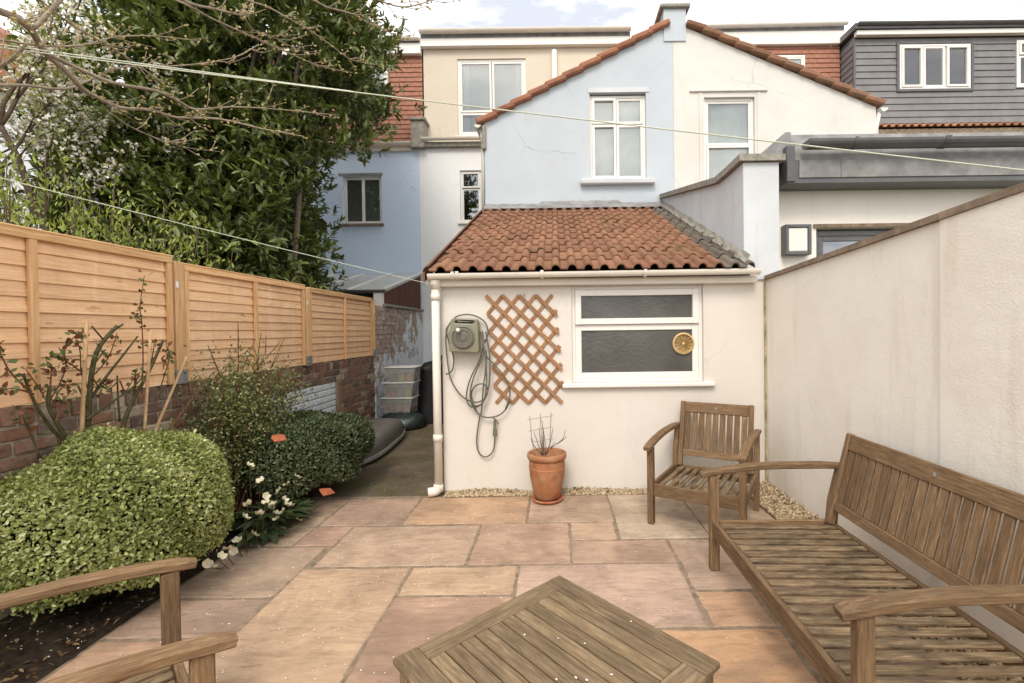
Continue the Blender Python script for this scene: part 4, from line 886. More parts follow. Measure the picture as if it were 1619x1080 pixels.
for a in ([(935, 620), (900, 400), (885, 225)], [(1003, 620), (995, 400), (985, 205)], [(1070, 620), (1080, 400), (1088, 195)]): MB().tube([q - o2 for q in wq(a)], .0032, 6).build('upright', BARK, ps)
for a in ([(862, 262), (1110, 222)], [(875, 370), (1105, 328)], [(905, 475), (1110, 438)]): MB().tube([q - o2 + Vector((0, -.006, 0)) for q in wq(a)], .0026, 6).build('crossbar', BARK, ps)
dpn = thing('dry_plant', 'bare leafless stems growing in the terracotta pot', 'plant', (px, py, .34)); b = MB()
for a in ([(1000, 600), (920, 500), (895, 430)], [(1005, 600), (960, 480), (925, 375)], [(1010, 600), (985, 450), (975, 335)], [(1015, 600), (1015, 420), (1000, 260)], [(1030, 600), (1030, 470), (1010, 330)], [(1035, 600), (1100, 520), (1195, 450), (1225, 355)], [(1150, 487), (1200, 455), (1235, 420)], [(1030, 590), (1075, 500), (1105, 340)], [(1030, 600), (1060, 560), (1120, 480)], [(1000, 600), (1008, 500), (1005, 410)]):
    q = [v_ - o2 for v_ in wq(a, 4.05 + random.uniform(-.04, .04))]; b.tube(curve(q, 3), list(np.linspace(.0045, .002, 3 * (len(q) - 1) + 1)), 5)
b.build('stems', BARKD, dpn)

# ------------------------------------------------------------------ alley clutter
bag = thing('rubbish_bag', 'dark green plastic bag under the stacked boxes', 'bag', (-2.40, 7.3, 0))
def blob(rx, ry, rz, n=20, k=24, amp=.12, seed=1, flat=.25):
    r_ = random.Random(seed); b = MB(); ph = [r_.uniform(0, 6.28) for _ in range(12)]
    for i in range(n + 1):
        t = math.pi * i / n
        for j in range(k):
            a = 2 * math.pi * j / k
            s_ = 1 + amp * (math.sin(3 * a + ph[0] + 2 * t) * .5 + math.sin(7 * a + ph[1] - 3 * t) * .35 + math.sin(11 * a + ph[2] + 5 * t) * .25)
            z = math.cos(t); z = max(z, -flat)
            q = abs(math.sin(t)) ** .7; b.v.append((rx * q * math.cos(a) * s_, ry * q * math.sin(a) * s_, rz * (z + flat) * (1 + amp * .4 * math.sin(5 * a + ph[3]))))
    for i in range(n):
        for j in range(k): a, c_ = i * k + j, i * k + (j + 1) % k; b.f.append((a, a + k, c_ + k, c_))
    return b
blob(.36, .30, .19, seed=3, amp=.10, flat=.3).build('bag', BAGP, bag, smooth=True)
for i, (z, lab) in enumerate(((.235, 'clear plastic storage box at the bottom of the stack'), (.47, 'clear plastic storage box in the middle of the stack'), (.705, 'clear plastic storage box on top of the stack, green things inside'))):
    x = -2.45 + (.0, .02, .05)[i]; t = thing('storage_box', lab, 'box', (x, 7.35, z), R(random.uniform(-3, 3)), 'stacked storage boxes')
    b = MB(); w0, w1, d0, d1, hh_ = .195, .235, .15, .18, .215
    for s_ in (0, 1):
        e = .006 * s_; b.v += [(-w0 + e, -d0 + e, e), (w0 - e, -d0 + e, e), (w0 - e, d0 - e, e), (-w0 + e, d0 - e, e), (-w1 + e, -d1 + e, hh_), (w1 - e, -d1 + e, hh_), (w1 - e, d1 - e, hh_), (-w1 + e, d1 - e, hh_)]
    b.f = [(0, 3, 2, 1)] + [(k, (k + 1) % 4, (k + 1) % 4 + 4, k + 4) for k in range(4)] + [(8, 9, 10, 11)] + [(8 + k, 12 + k, 12 + (k + 1) % 4, 8 + (k + 1) % 4) for k in range(4)]
    b.build('tub', CLEAR, t); b = MB(); b.cbox(-w1 - .012, w1 + .012, -d1 - .012, d1 + .012, hh_ + .001, hh_ + .019, .006); b.build('lid', plain('box_lid_%d' % i, (.50, .49, .47), .4, .4), t)
    for k, c in enumerate([[(.40, .10, .07), (.30, .28, .25), (.35, .2, .1)], [(.35, .12, .09), (.28, .27, .27), (.3, .32, .1)], [(.05, .16, .07), (.25, .34, .05), (.45, .18, .08)]][i]):
        blob(.06, .10, .10, 8, 10, .1, k + i).build('contents', plain('box_contents_%d%d' % (i, k), c, .7), t, loc=(-.12 + .115 * k, -.02, .01))
cb = thing('covered_barbecue', 'bulky shape under a black plastic cover at the end of the alley', 'cover', (-1.72, 8.0, 0)); b = MB(); n, k = 22, 56; r_ = random.Random(5); ph = [r_.uniform(0, 6.28) for _ in range(9)]
for i in range(n + 1):
    t = i / n
    for j in range(k):
        a = 2 * math.pi * j / k; c_, s_ = math.cos(a), math.sin(a); sq = 1 / max(abs(c_), abs(s_)) ** .65
        if t < .3: q, z = t / .3 * .93, 1.10 - .10 * (t / .3) ** 2 + .03 * math.sin(3 * a + 6 * t)
        else: u_ = (t - .3) / .7; q, z = .93 + .12 * u_, (1.0 - u_) * 1.0
        fold = 1 + (.05 * math.sin(9 * a + ph[0]) + .03 * math.sin(17 * a + ph[1] + 3 * t)) * max(0, t - .25) * 1.4
        b.v.append((.58 * sq * q * c_ * fold, .48 * sq * q * s_ * fold, z - (.10 if c_ < -.5 and t < .35 else 0) * (-c_)))
for i in range(n):
    for j in range(k): a, c_ = i * k + j, i * k + (j + 1) % k; b.f.append((a, a + k, c_ + k, c_))
b.build('cover', BLACKP, cb, smooth=True)
rb = thing('roof_box', 'long grey plastic roof box lying in the alley beside the dark shrub', 'roof box', (-2.42, 6.0, 0), R(4)); b = MB(); n, k = 26, 18; OXr = .0
for i in range(n + 1):
    t = i / n; yy = -.95 + 1.9 * t; e = (1 - abs(2 * t - 1) ** 3.2); wd = .07 + .25 * max(0, e) ** .45; ht = .03 + .19 * max(0, e) ** .5
    for j in range(k + 1):
        a = math.pi * j / k; b.v.append((wd * math.copysign(abs(math.cos(a)) ** .6, math.cos(a)), yy, .07 + ht * math.sin(a) ** .7))
for i in range(n):
    for j in range(k): a = i * (k + 1) + j; b.f.append((a, a + 1, a + k + 2, a + k + 1))
b.f.append(tuple(range(k + 1))); b.f.append(tuple(n * (k + 1) + j for j in range(k + 1))[::-1]); b.build('lid', GREYP, rb, smooth=True)
b = MB()
for i in range(n + 1):
    t = i / n; yy = -.96 + 1.92 * t; e = (1 - abs(2 * t - 1) ** 3.2); wd = .085 + .25 * max(0, e) ** .45
    b.v += [(-wd, yy, .07), (-wd, yy, .03), (-wd + .05, yy, 0), (wd - .05, yy, 0), (wd, yy, .03), (wd, yy, .07)]
for i in range(n):
    for j in range(5): a = i * 6 + j; b.f.append((a, a + 6, a + 7, a + 1))
    b.f.append((i * 6 + 5, i * 6 + 11, i * 6 + 6, i * 6))
b.f += [tuple(range(6)), tuple(n * 6 + j for j in range(6))[::-1]]; b.build('base_shell', plain('light_grey_plastic', (.30, .29, .28), .5), rb)

# ------------------------------------------------------------------ vegetation
def tree_mesh(name, branches, mat, parent, n=6):
    b = MB()
    for pts, r0, r1 in branches: b.tube(pts, list(np.linspace(r0, r1, len(pts))), n)
    return b.build(name, mat, parent, smooth=True)
def grow(p, d, ln, r, depth, out, tips, spread=.6, upb=.12, rnd=random):
    pts = [Vector(p)]; d = Vector(d).normalized(); n = 5
    for _ in range(n):
        d = (d + Vector((rnd.uniform(-.25, .25), rnd.uniform(-.25, .25), rnd.uniform(-.2, .2) + upb))).normalized(); pts.append(pts[-1] + d * ln / n)
    out.append((pts, r, r * .55))
    if depth == 0: tips.append(pts); return
    for k in range(rnd.choice((2, 3)) + (1 if depth > 1 else 0)):
        q = pts[rnd.randint(2, n)]; nd = (d + Vector((rnd.uniform(-1, 1), rnd.uniform(-1, 1), rnd.uniform(-.6, .8))) * spread).normalized()
        grow(q, nd, ln * rnd.uniform(.55, .8), r * .5, depth - 1, out, tips, spread, upb, rnd)
# bay tree
T = Vector((-4.35, 7.1, 0)); bt = thing('bay_tree', 'large dark evergreen bay tree rising behind the fence', 'tree', T)
br = []
for k in range(6):
    a = k * 1.05; x0 = math.cos(a) * .25; e = Vector((math.cos(a) * random.uniform(.7, 1.5), math.sin(a) * random.uniform(.5, 1.2), random.uniform(4.6, 6.4)))
    br.append((curve([(x0, math.sin(a) * .2, 0), (x0 * 1.3 + .1, math.sin(a) * .35, 2), (e.x * .6, e.y * .6, 3.9), e], 4), .06, .02))
for (xx, yy) in ((392, 180), (420, 178), (432, 180), (465, 180)):
    q0 = at(xx + 8, 300, 6.0) - T; q1 = at(xx - 4, 175, 5.9) - T; q2 = at(xx + 16, 60, 6.6) - T; br.append((curve([(q0.x * .8, q0.y, 1.2), q0, q1, q2], 4), .042, .02))
tree_mesh('trunk', br, plain('bay_bark', (.15, .12, .09), .9, .2, .4, 25, .7, 60), bt, 7)
def ell(n, c, rr, shell=.45):
    d = rdir(n); u_ = shell + (1 - shell) * RNG.random(n) ** .5; return np.array(c) + d * np.array(rr) * u_[:, None], d
pts = []; nor = []
for c, rr, n in (((-.1, 0, 4.3), (2.2, 1.9, 2.9), 390), ((.6, -.2, 5.2), (1.65, 1.5, 2.2), 150), ((.0, -.5, 2.9), (1.8, 1.5, 1.6), 270), ((-1.2, .2, 3.6), (1.7, 1.5, 2.6), 210), ((.2, 0, 6.6), (1.7, 1.5, 1.5), 120), ((-.1, -1.2, 2.6), (1.6, .8, 1.0), 180)):
    a, d = ell(n, c, rr, .62); pts.append(a); nor.append(d)
pts = np.concatenate(pts); nor = np.concatenate(nor); ok = (pts[:, 2] > 1.2) & ((pts[:, 0] < .95) | (pts[:, 2] > 3.3)); pts, nor = pts[ok], nor[ok]
ox = pts[:, 0] + T.x; oy = pts[:, 1] + T.y; hgt = 525 - 745 * (pts[:, 2] - H) / oy      # keep the crown's right side undercut, as the tree grows
lim = np.interp(hgt, [-200, 0, 60, 130, 200, 225, 250, 300, 350, 400, 460], [540, 585, 600, 620, 625, 590, 520, 505, 505, 520, 500])
ok = 880 + 745 * ox / oy < lim + RNG.normal(size=len(ox)) * 9 - 14; pts, nor = pts[ok], nor[ok]
P_, D_, N_, L_, R_ = [], [], [], [], []
for c, nv in zip(pts, nor):
    ns = 18; off = RNG.normal(size=(ns, 3)) * np.array([.175, .175, .13]); tone = RNG.random() * .35
    for s0 in c + off:
        ax = nv * .7 + rdir(1)[0] * .7 + np.array([0, 0, .45]); ax /= np.linalg.norm(ax); m_ = 8
        t = np.linspace(0, .13, m_)[:, None]; base = s0 + ax * t; rd = rdir(m_)
        P_.append(base); D_.append(ax * .75 + rd * .75); N_.append(ax + rd * .5 + np.array([0, 0, .5])); L_.append(RNG.uniform(.085, .15, m_)); R_.append(np.clip(RNG.random(m_) * .65 + tone + (np.arange(m_) > 5) * .08, 0, 1))
P_, D_, N_, L_, R_ = map(np.concatenate, (P_, D_, N_, L_, R_))
cr_ = obj('crown', qmesh('bay_leaves', [arr(P_, D_, N_, L_, L_ * .36, .2, R_)]), BAYL, bt); cr_['kind'] = 'stuff'
# blossom tree
rr_ = random.Random(11); T = Vector((-4.75, 4.7, 0)); bl = thing('blossom_tree', 'spindly tree with white spring blossom at upper left beyond the fence', 'tree', T)
br, tips = [], []
for a, ln in ((.9, 1.5), (1.7, 1.6), (1.4, 1.3), (2.6, 1.7), (3.4, 1.6), (-2.0, 1.4)):
    grow((0, 0, rr_.uniform(1.4, 2.2)), (math.cos(a) * .75, math.sin(a) * .5, 1.25), ln * 1.05, .038, 3, br, tips, .75, .05, rr_)
br.append(([(0, 0, 0), (.03, 0, 1), (0, 0, 2.3)], .09, .05)); tree_mesh('trunk', br, BARKD, bl, 5)
tp = np.array([q for t in tips for q in t[1:]]); tp = tp[(tp[:, 2] > 1.6) & (tp[:, 0] < .55)]
idx = RNG.integers(0, len(tp), 5200); fpnt = tp[idx] + RNG.normal(size=(5200, 3)) * .055
fl = []
for k in range(4):
    d = rdir(5200); fl.append(arr(fpnt, d, rdir(5200), RNG.uniform(.02, .036, 5200), .028, .1))
o = obj('blossom', qmesh('blossom', fl), BLOSS, bl); o['kind'] = 'stuff'
idx = RNG.integers(0, len(tp), 9000); lp_ = tp[idx] + RNG.normal(size=(9000, 3)) * .07
o = obj('leaves', qmesh('leaves', [arr(lp_, rdir(9000) + np.array([0, 0, .4]), rdir(9000), RNG.uniform(.025, .05, 9000), .018, .2)]), YGL, bl); o['kind'] = 'stuff'
# yellow green upright shrub behind the fence at left
T = Vector((-3.95, 3.75, 0)); ys = thing('leafy_shrub', 'yellow green upright shrub peering over the fence at far left', 'shrub', T); br = []; lp_, ld = [], []
for k in range(190):
    x, y = RNG.uniform(-1.35, .8), RNG.uniform(-.7, .7); h_ = RNG.uniform(1.9, 3.05) * (1 - .12 * abs(x + .5)); lx_, ly_ = RNG.uniform(-.25, .25, 2)
    q = curve([(x, y, 0), (x + lx_ * .4, y + ly_ * .4, h_ * .55), (x + lx_, y + ly_, h_)], 5); br.append((q, .008, .003))
    for v_ in q[4:]:
        for _ in range(10): lp_.append(np.array(v_) + RNG.normal(size=3) * .05); ld.append([RNG.normal() * .6, RNG.normal() * .6, 1])
tree_mesh('stems', br, BARKD, ys, 4); n = len(lp_)
o = obj('leaves', qmesh('leaves', [arr(np.array(lp_), np.array(ld), rdir(n), RNG.uniform(.03, .065, n), .017, .2)]), YGL, ys); o['kind'] = 'stuff'
# budding tree whose branches cross the top left
T = Vector((-2.62, 1.15, 0)); bd = thing('budding_tree', 'bare budding branches reaching in from the upper left corner', 'tree', T); br = []
def pp(l_, d0, d1): n = len(l_); return [at(x, y, d0 + (d1 - d0) * i / (n - 1)) - T for i, (x, y) in enumerate(l_)]
main = [([(-30, 5), (0, 18), (25, 28), (50, 48), (68, 80), (100, 108), (130, 140), (150, 152), (190, 170), (240, 174), (280, 186), (346, 188), (416, 204), (481, 216)], 2.1, 3.5, .021, .004),
        ([(72, 84), (102, 98), (175, 130), (245, 143), (281, 159), (310, 173), (367, 169), (440, 173), (522, 181)], 2.35, 3.8, .012, .004),
        ([(-40, 55), (0, 63), (73, 73), (135, 71), (179, 59), (245, 57), (314, 65)], 2.2, 3.2, .007, .003), ([(-40, 132), (0, 135), (41, 135), (102, 141), (143, 126), (196, 106), (285, 104), (367, 92), (408, 71)], 2.2, 3.6, .009, .003),
        ([(200, -30), (290, 5), (330, 27), (374, 47), (419, 67), (463, 87), (508, 105), (557, 115)], 2.4, 3.6, .007, .003), ([(330, -25), (390, 0), (423, 11), (463, 33), (508, 60), (552, 93), (583, 100)], 2.6, 3.6, .006, .0025),
        ([(430, -30), (495, 0), (519, 12), (557, 22), (588, 40), (610, 49), (637, 62)], 2.6, 3.4, .006, .0025), ([(560, -20), (597, 0), (637, 11), (672, 4), (700, -8)], 2.6, 3.0, .006, .0025),
        ([(110, -25), (95, 0), (70, 28), (53, 45)], 2.3, 2.2, .009, .010), ([(-30, 120), (0, 105), (21, 91), (35, 74)], 2.3, 2.3, .011, .008), ([(20, -30), (63, 0), (113, 39), (155, 63), (197, 88), (260, 134)], 2.3, 3.0, .007, .003),
        ([(260, -20), (300, 5), (340, 14), (372, 22), (392, 24), (400, 8)], 2.5, 3.0, .008, .005), ([(170, 175), (215, 205), (290, 232), (350, 240)], 2.5, 3.2, .003, .0018), ([(385, 25), (402, 48), (440, 62), (470, 80)], 3., 3.3, .003, .002)]
tw = []; rr_ = random.Random(4)
for l_, d0, d1, r0, r1 in main:
    q = curve(pp(l_, d0, d1), 3); br.append((q, r0, r1)); n = len(q)
    for _ in range(int(n * .6)):
        i = rr_.randint(n // 3, n - 2); s0 = q[i]; dr = (q[i + 1] - q[i]).normalized(); dv = (dr * 1.1 + Vector((rr_.uniform(-.8, .8), rr_.uniform(-.5, .5), rr_.uniform(-.6, .8)))).normalized()
        ln = rr_.uniform(.05, .2); s = [s0, s0 + dv * ln * .5, s0 + dv * ln + Vector((0, 0, rr_.uniform(0, .05)))]; br.append((s, .0026, .0016)); tw += [(s[2], dv), (s[1], dv)]
    for i in range(n // 2, n): tw.append((q[i], (q[i] - q[i - 1]).normalized()))
br.append((curve([(0, 0, 0), (.02, .2, 1.3), (.0, .55, 2.3), main and (pp(main[0][0], 2.1, 3.5)[0])], 4), .06, .024)); tree_mesh('branches', br, BARK, bd, 6)
def buds(pts, dirs, L0, L1, w_):
    n = len(pts); P0 = np.array(pts); d = np.array(dirs); a = RNG.random(n); Ln = RNG.uniform(L0, L1, n); o_ = rdir(n)
    return [arr(P0, d, o_, Ln, w_, .45, a), arr(P0, d, -o_, Ln, w_, .45, a), arr(P0, d, np.cross(d, o_), Ln, w_, .45, a)]
bp = [np.array(p_) + RNG.normal(size=3) * .008 for p_, d_ in tw for _ in range(2)]; bdv = [np.array(d_) + RNG.normal(size=3) * .5 + np.array([0, 0, .3]) for p_, d_ in tw for _ in range(2)]
o = obj('buds', qmesh('buds', buds(bp, bdv, .014, .030, .010)), BUD, bd); o['kind'] = 'stuff'

def clipped(name, label, cx, cy, rx, ry, h, mat, nleaf, L0, L1, wf, e=2.6, bumps=.05, z0=.0, tone=None, cat='bush'):
    t = thing(name, label, cat, (cx, cy, 0)); ph = RNG.uniform(0, 6.28, (6, 3)); fr_ = RNG.uniform(2, 7, (6, 3))
    def surf(d):
        k = (np.abs(d[:, 0]) ** e + np.abs(d[:, 1]) ** e + np.abs(d[:, 2]) ** e) ** (-1 / e); s_ = 1 + bumps * sum(np.sin((d * fr_[i] + ph[i]).sum(1)) for i in range(6)) / 2.2; return k * s_
    d = rdir(nleaf); d[:, 2] = np.where(d[:, 2] < -.55, -d[:, 2], d[:, 2]); k = surf(d); dep = 1 - np.abs(RNG.normal(size=nleaf)) * .055 + (RNG.random(nleaf) < .03) * RNG.uniform(0, .07, nleaf)
    q = d * (k * dep)[:, None] * np.array([rx, ry, h / 2]) + np.array([0, 0, h / 2 + z0]); ok_ = q[:, 2] > .03; q, d = q[ok_], d[ok_]; n = len(q)
    N = d / np.array([rx, ry, h / 2]); N /= np.linalg.norm(N, axis=1, keepdims=True)
    D = rdir(n) + N * .55 + np.array([0, 0, .25]); Ln = RNG.uniform(L0, L1, n); nn = N + rdir(n) * .55 + np.array([0, 0, .3])
    cl = .5 + .5 * np.sin((q * 9).sum(1) + 2 * np.sin(q[:, 1] * 7)); rv = np.clip(RNG.random(n) * .75 + cl * .25, 0, 1)
    o = obj('foliage', qmesh('foliage', [arr(q, D, nn, Ln, Ln * wf, .18, rv)]), mat, t); o['kind'] = 'stuff'
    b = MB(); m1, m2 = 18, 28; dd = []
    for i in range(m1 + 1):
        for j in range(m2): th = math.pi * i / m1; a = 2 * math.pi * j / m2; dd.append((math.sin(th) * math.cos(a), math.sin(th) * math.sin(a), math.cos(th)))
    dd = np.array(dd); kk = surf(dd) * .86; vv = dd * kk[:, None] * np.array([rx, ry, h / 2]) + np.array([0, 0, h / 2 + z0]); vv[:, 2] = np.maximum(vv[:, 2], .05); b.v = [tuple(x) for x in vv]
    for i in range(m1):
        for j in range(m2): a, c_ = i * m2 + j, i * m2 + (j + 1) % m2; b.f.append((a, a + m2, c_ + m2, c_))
    b.build('dark_twig_core', plain(name + '_core', (.016, .017, .008), .95, .05, .5, 30, .8, 30), t, smooth=True)  # one solid dark core for the twig mass behind the leaves
    bs_ = MB()
    for k_ in range(7):
        a = k_ * .9; bs_.tube([(math.cos(a) * .05, math.sin(a) * .08, 0), (math.cos(a) * rx * .5, math.sin(a) * ry * .5, .35 * h)], [.014, .008], 5)
    bs_.build('stem', BARKD, t); return t
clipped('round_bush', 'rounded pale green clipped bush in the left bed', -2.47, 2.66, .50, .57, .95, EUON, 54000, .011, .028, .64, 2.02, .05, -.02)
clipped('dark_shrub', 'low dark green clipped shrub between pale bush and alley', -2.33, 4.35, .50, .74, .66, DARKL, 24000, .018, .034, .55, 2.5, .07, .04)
# hellebore
T = Vector((-2.14, 3.52, 0)); he = thing('hellebore', 'flowering hellebore with cream blooms at the bed edge', 'plant', T)
lm = qmesh('leaf', [arr(np.array([[0, 0, 0.]] * 3), np.array([[1, 0, .25], [.75, .6, .2], [.75, -.6, .2]]), np.array([[0, 0, 1.]] * 3), .15, .058, .15)])
for k in range(40):
    a = random.uniform(0, 6.28); r_ = random.uniform(.03, .22); obj('leaf', lm, HELL, he, loc=(math.cos(a) * r_ * .75, math.sin(a) * r_ * 1.2 - .05, random.uniform(.05, .17)), rot=(random.uniform(-.4, .4), random.uniform(-.1, .6), a))
pet = []
for k in range(5):
    a = 2 * math.pi * k / 5; pet.append(arr(np.array([[0, 0, 0.]]), np.array([[math.cos(a), math.sin(a), .45]]), np.array([[-math.cos(a) * .3, -math.sin(a) * .3, 1.]]),   .034, .036, -.15))
fm = qmesh('flower', pet); stm = MB()
for x, y in [(395, 736), (392, 797), (388, 818), (412, 760), (420, 785), (432, 797), (437, 812), (441, 776), (450, 790), (455, 798), (460, 800), (447, 809), (428, 803), (438, 820), (480, 741), (470, 754), (481, 758), (453, 766), (410, 812), (420, 795), (402, 845), (375, 855), (368, 872), (350, 880), (335, 895), (327, 892), (472, 822), (446, 835), (360, 868)]:
    v_ = atX(x, y, -2.02 + random.uniform(-.07, .05)) - T
    if v_.z + T.z < .02: v_ = Vector((v_.x, v_.y, .03))
    obj('flower', fm, FLOWER, he, loc=v_, rot=(random.uniform(-.2, 1.1), random.uniform(-.6, .6), random.uniform(0, 6.28))); stm.tube(curve([(v_.x * .4, v_.y * .75, 0), (v_.x * .8, v_.y * .95, v_.z * .7), v_], 3), .0022, 5)
stm.build('stems', CANEG, he)
# roses
def rose(label, T, canes, twigs, nl, seed):
    rr = random.Random(seed); T = Vector(T); t = thing('rose_bush', label, 'rose', T); b = MB(); lp_, ld = [], []
    for l_, X_, r0, r1 in canes:
        q = curve([atX(x / 3.725, 430 + y / 3.725, X_) - T for x, y in l_], 4); b.tube(q, list(np.linspace(r0, r1, len(q))), 7)
    b.build('canes', CANEG, t, smooth=True); b = MB()
    for l_, X_ in twigs:
        q = curve([atX(x / 3.725, 430 + y / 3.725, X_) - T for x, y in l_], 4); b.tube(q, list(np.linspace(.0045, .002, len(q))), 5)
        for v_ in q[len(q) // 3:]:
            for _ in range(nl): lp_.append(np.array(v_) + RNG.normal(size=3) * .015); ld.append(RNG.normal(size=3) + np.array([0, 0, .2]))
    b.build('shoots', TWIGR, t); n = len(lp_)
    o = obj('leaves', qmesh('leaves', [arr(np.array(lp_), np.array(ld), rdir(n) + np.array([0, -.3, .6]), RNG.uniform(.02, .042, n), .021, .15)]), ROSEL, t); o['kind'] = 'stuff'; return t
b0 = atX(93, 685, -2.6); b0.z = .03
rose('pruned rose bush at far left, reddish leaves against the fence', b0, [([(395, 1200), (385, 990), (330, 880), (285, 780), (295, 670)], -2.58, .012, .009), ([(360, 1200), (350, 990), (300, 920), (210, 780), (135, 600)], -2.6, .009, .006), ([(235, 1100), (200, 1000), (150, 860)], -2.55, .006, .004)],
     [([(170, 700), (60, 590), (0, 480), (-40, 440)], -2.6), ([(295, 680), (300, 600), (300, 540)], -2.58), ([(285, 780), (240, 700), (150, 570)], -2.58), ([(290, 760), (360, 640), (390, 520), (330, 500)], -2.58), ([(390, 540), (380, 460), (440, 380), (490, 380)], -2.6), ([(200, 720), (100, 690), (0, 690)], -2.55), ([(330, 880), (360, 780), (420, 700)], -2.56), ([(300, 800), (350, 700), (400, 640)], -2.58), ([(200, 1000), (150, 900), (120, 800)], -2.56)], 3, 1)
b0 = atX(140, 690, -2.6); b0.z = .03
rose('stout pruned rose bush with cut green canes behind the pale bush', b0, [([(520, 1200), (520, 950), (525, 750), (545, 560), (580, 450), (640, 370), (690, 320)], -2.6, .015, .010), ([(540, 740), (600, 650), (670, 560), (810, 380)], -2.6, .009, .005), ([(515, 800), (490, 740), (460, 670)], -2.58, .006, .005), ([(510, 870), (640, 780), (780, 680), (840, 620)], -2.58, .008, .004), ([(690, 330), (725, 308)], -2.6, .007, .005), ([(605, 395), (540, 320)], -2.6, .005, .004)],
     [([(560, 600), (640, 500), (690, 360)], -2.6), ([(540, 560), (600, 480), (590, 440)], -2.6), ([(545, 620), (590, 680), (640, 640)], -2.58), ([(480, 590), (400, 530), (300, 490)], -2.58), ([(520, 690), (480, 600), (470, 460), (440, 380)], -2.6)], 2, 2)
b0 = atX(195, 690, -2.6); b0.z = .03
rose('rose bush with one tall thin shoot beside the thick fence post', b0, [([(700, 1200), (715, 950), (780, 760), (870, 600), (960, 405)], -2.6, .014, .008), ([(790, 730), (795, 660), (797, 590)], -2.6, .006, .005), ([(705, 880), (695, 740), (690, 610)], -2.58, .006, .004)],
     [([(835, 720), (842, 500), (835, 300), (825, 200), (850, 20)], -2.62), ([(825, 280), (790, 250)], -2.62), ([(840, 420), (900, 410)], -2.62), ([(870, 620), (900, 480), (910, 410)], -2.62), ([(780, 700), (820, 600), (830, 590)], -2.6), ([(900, 900), (940, 700), (990, 540), (1000, 480)], -2.6), ([(690, 650), (640, 690), (600, 680)], -2.58), ([(960, 560), (990, 480), (985, 440)], -2.6), ([(705, 640), (740, 700), (790, 620)], -2.6)], 2, 3)
# bamboo canes and stakes
def stick(name, label, a, c_, X_, r_, mat, grp, sc=3.725, o_=(0, 430), dX=0):
    p0 = atX(o_[0] + a[0] / sc, o_[1] + a[1] / sc, X_ + dX); p1 = atX(o_[0] + c_[0] / sc, o_[1] + c_[1] / sc, X_); d = (p0 - p1) / max(1e-6, (p1 - p0).z); base = p0 + d * -1 * -(p0.z - .02) if False else p0 + (p0 - p1) * ((p0.z - .02) / (p1.z - p0.z))
    t = thing(name, label, 'stake', base, 0, grp); n = 9; b = MB(); pts = []; rad = []
    for i in range(n):
        q = (p1 - base) * i / (n - 1)
        if mat is BAMB and 0 < i < n - 1: pts += [q * .985, q, q * 1.006]; rad += [r_, r_ * 1.14, r_]
        else: pts.append(q); rad.append(r_)
    b.tube(pts, rad, 8); b.build('cane' if mat is BAMB else 'stake', mat, t, smooth=True)
stick('bamboo_cane', 'upright bamboo cane left of the stout rose', (480, 960), (512, 285), -2.57, .009, BAMB, 'bamboo canes')
stick('bamboo_cane', 'upright bamboo cane in front of the fence post, middle of three', (850, 955), (888, 350), -2.56, .0085, BAMB, 'bamboo canes')
stick('bamboo_cane', 'bamboo cane leaning right beside the tangled shrub', (910, 945), (1100, 500), -2.60, .0085, BAMB, 'bamboo canes')
stick('wooden_stake', 'brown wooden stake leaning on the white painted bricks', (735, 860), (688, 540), -2.80, .014, TWIGR, 'stakes at the wall', 3.858, (260, 440), .05)
stick('wooden_stake', 'pale split stake leaning left, below the tangled shrub', (655, 890), (580, 730), -2.74, .013, BAMB, 'stakes at the wall', 3.858, (260, 440), .05)
stick('wooden_stake', 'short stub of stake between two leaning stakes', (672, 870), (655, 800), -2.78, .016, BARK, 'stakes at the wall', 3.858, (260, 440), .02)
# tangled shrub
T = Vector((-2.56, 3.72, 0)); tg_ = thing('tangled_shrub', 'tangled twiggy shrub with small variegated leaves before the middle fence panel', 'shrub', T); br = []; lp_ = []
for k in range(120):
    a = RNG.uniform(-.45, .45); ex_x, ex_y, hz = RNG.uniform(-.20, .26), RNG.uniform(-.45, .62), RNG.uniform(.62, 1.36); x0, y0 = RNG.uniform(-.10, .10), RNG.uniform(-.22, .2)
    q = curve([(x0, y0, 0), (x0 + ex_x * .35, y0 + ex_y * .35, hz * .5), (ex_x, ex_y, hz * (1 - .25 * abs(ex_y)))], 5); br.append((q, .005 if k > 14 else .009, .002))
    if k > 30:
        for v_ in q[5:]:
            for _ in range(24): lp_.append(np.array(v_) + RNG.normal(size=3) * .06)
for l_ in ([(400, 900), (445, 650), (450, 400), (448, 265)], [(400, 900), (470, 620), (490, 520), (555, 370)], [(430, 900), (560, 620), (570, 480), (590, 335)], [(350, 900), (440, 700), (560, 560), (710, 380)], [(450, 900), (600, 640), (650, 540), (730, 370)], [(380, 900), (345, 640), (310, 520), (265, 410)], [(10, 950), (150, 760), (290, 580)], [(400, 900), (500, 740), (640, 560), (700, 470)], [(300, 950), (430, 700), (600, 500), (620, 350)]):
    br.append((curve([atX(260 + x / 3.858, 440 + y / 3.858, -2.52) - T for x, y in l_], 4), .007, .003))
tree_mesh('stems', br, TWIGR, tg_, 5); n = len(lp_); lp_ = np.array(lp_)
o = obj('leaves', qmesh('leaves', [arr(lp_, rdir(n) + np.array([.2, -.2, .3]), rdir(n) + np.array([.3, -.3, .8]), RNG.uniform(.016, .034, n), .015, .18)]), VARL, tg_); o['kind'] = 'stuff'
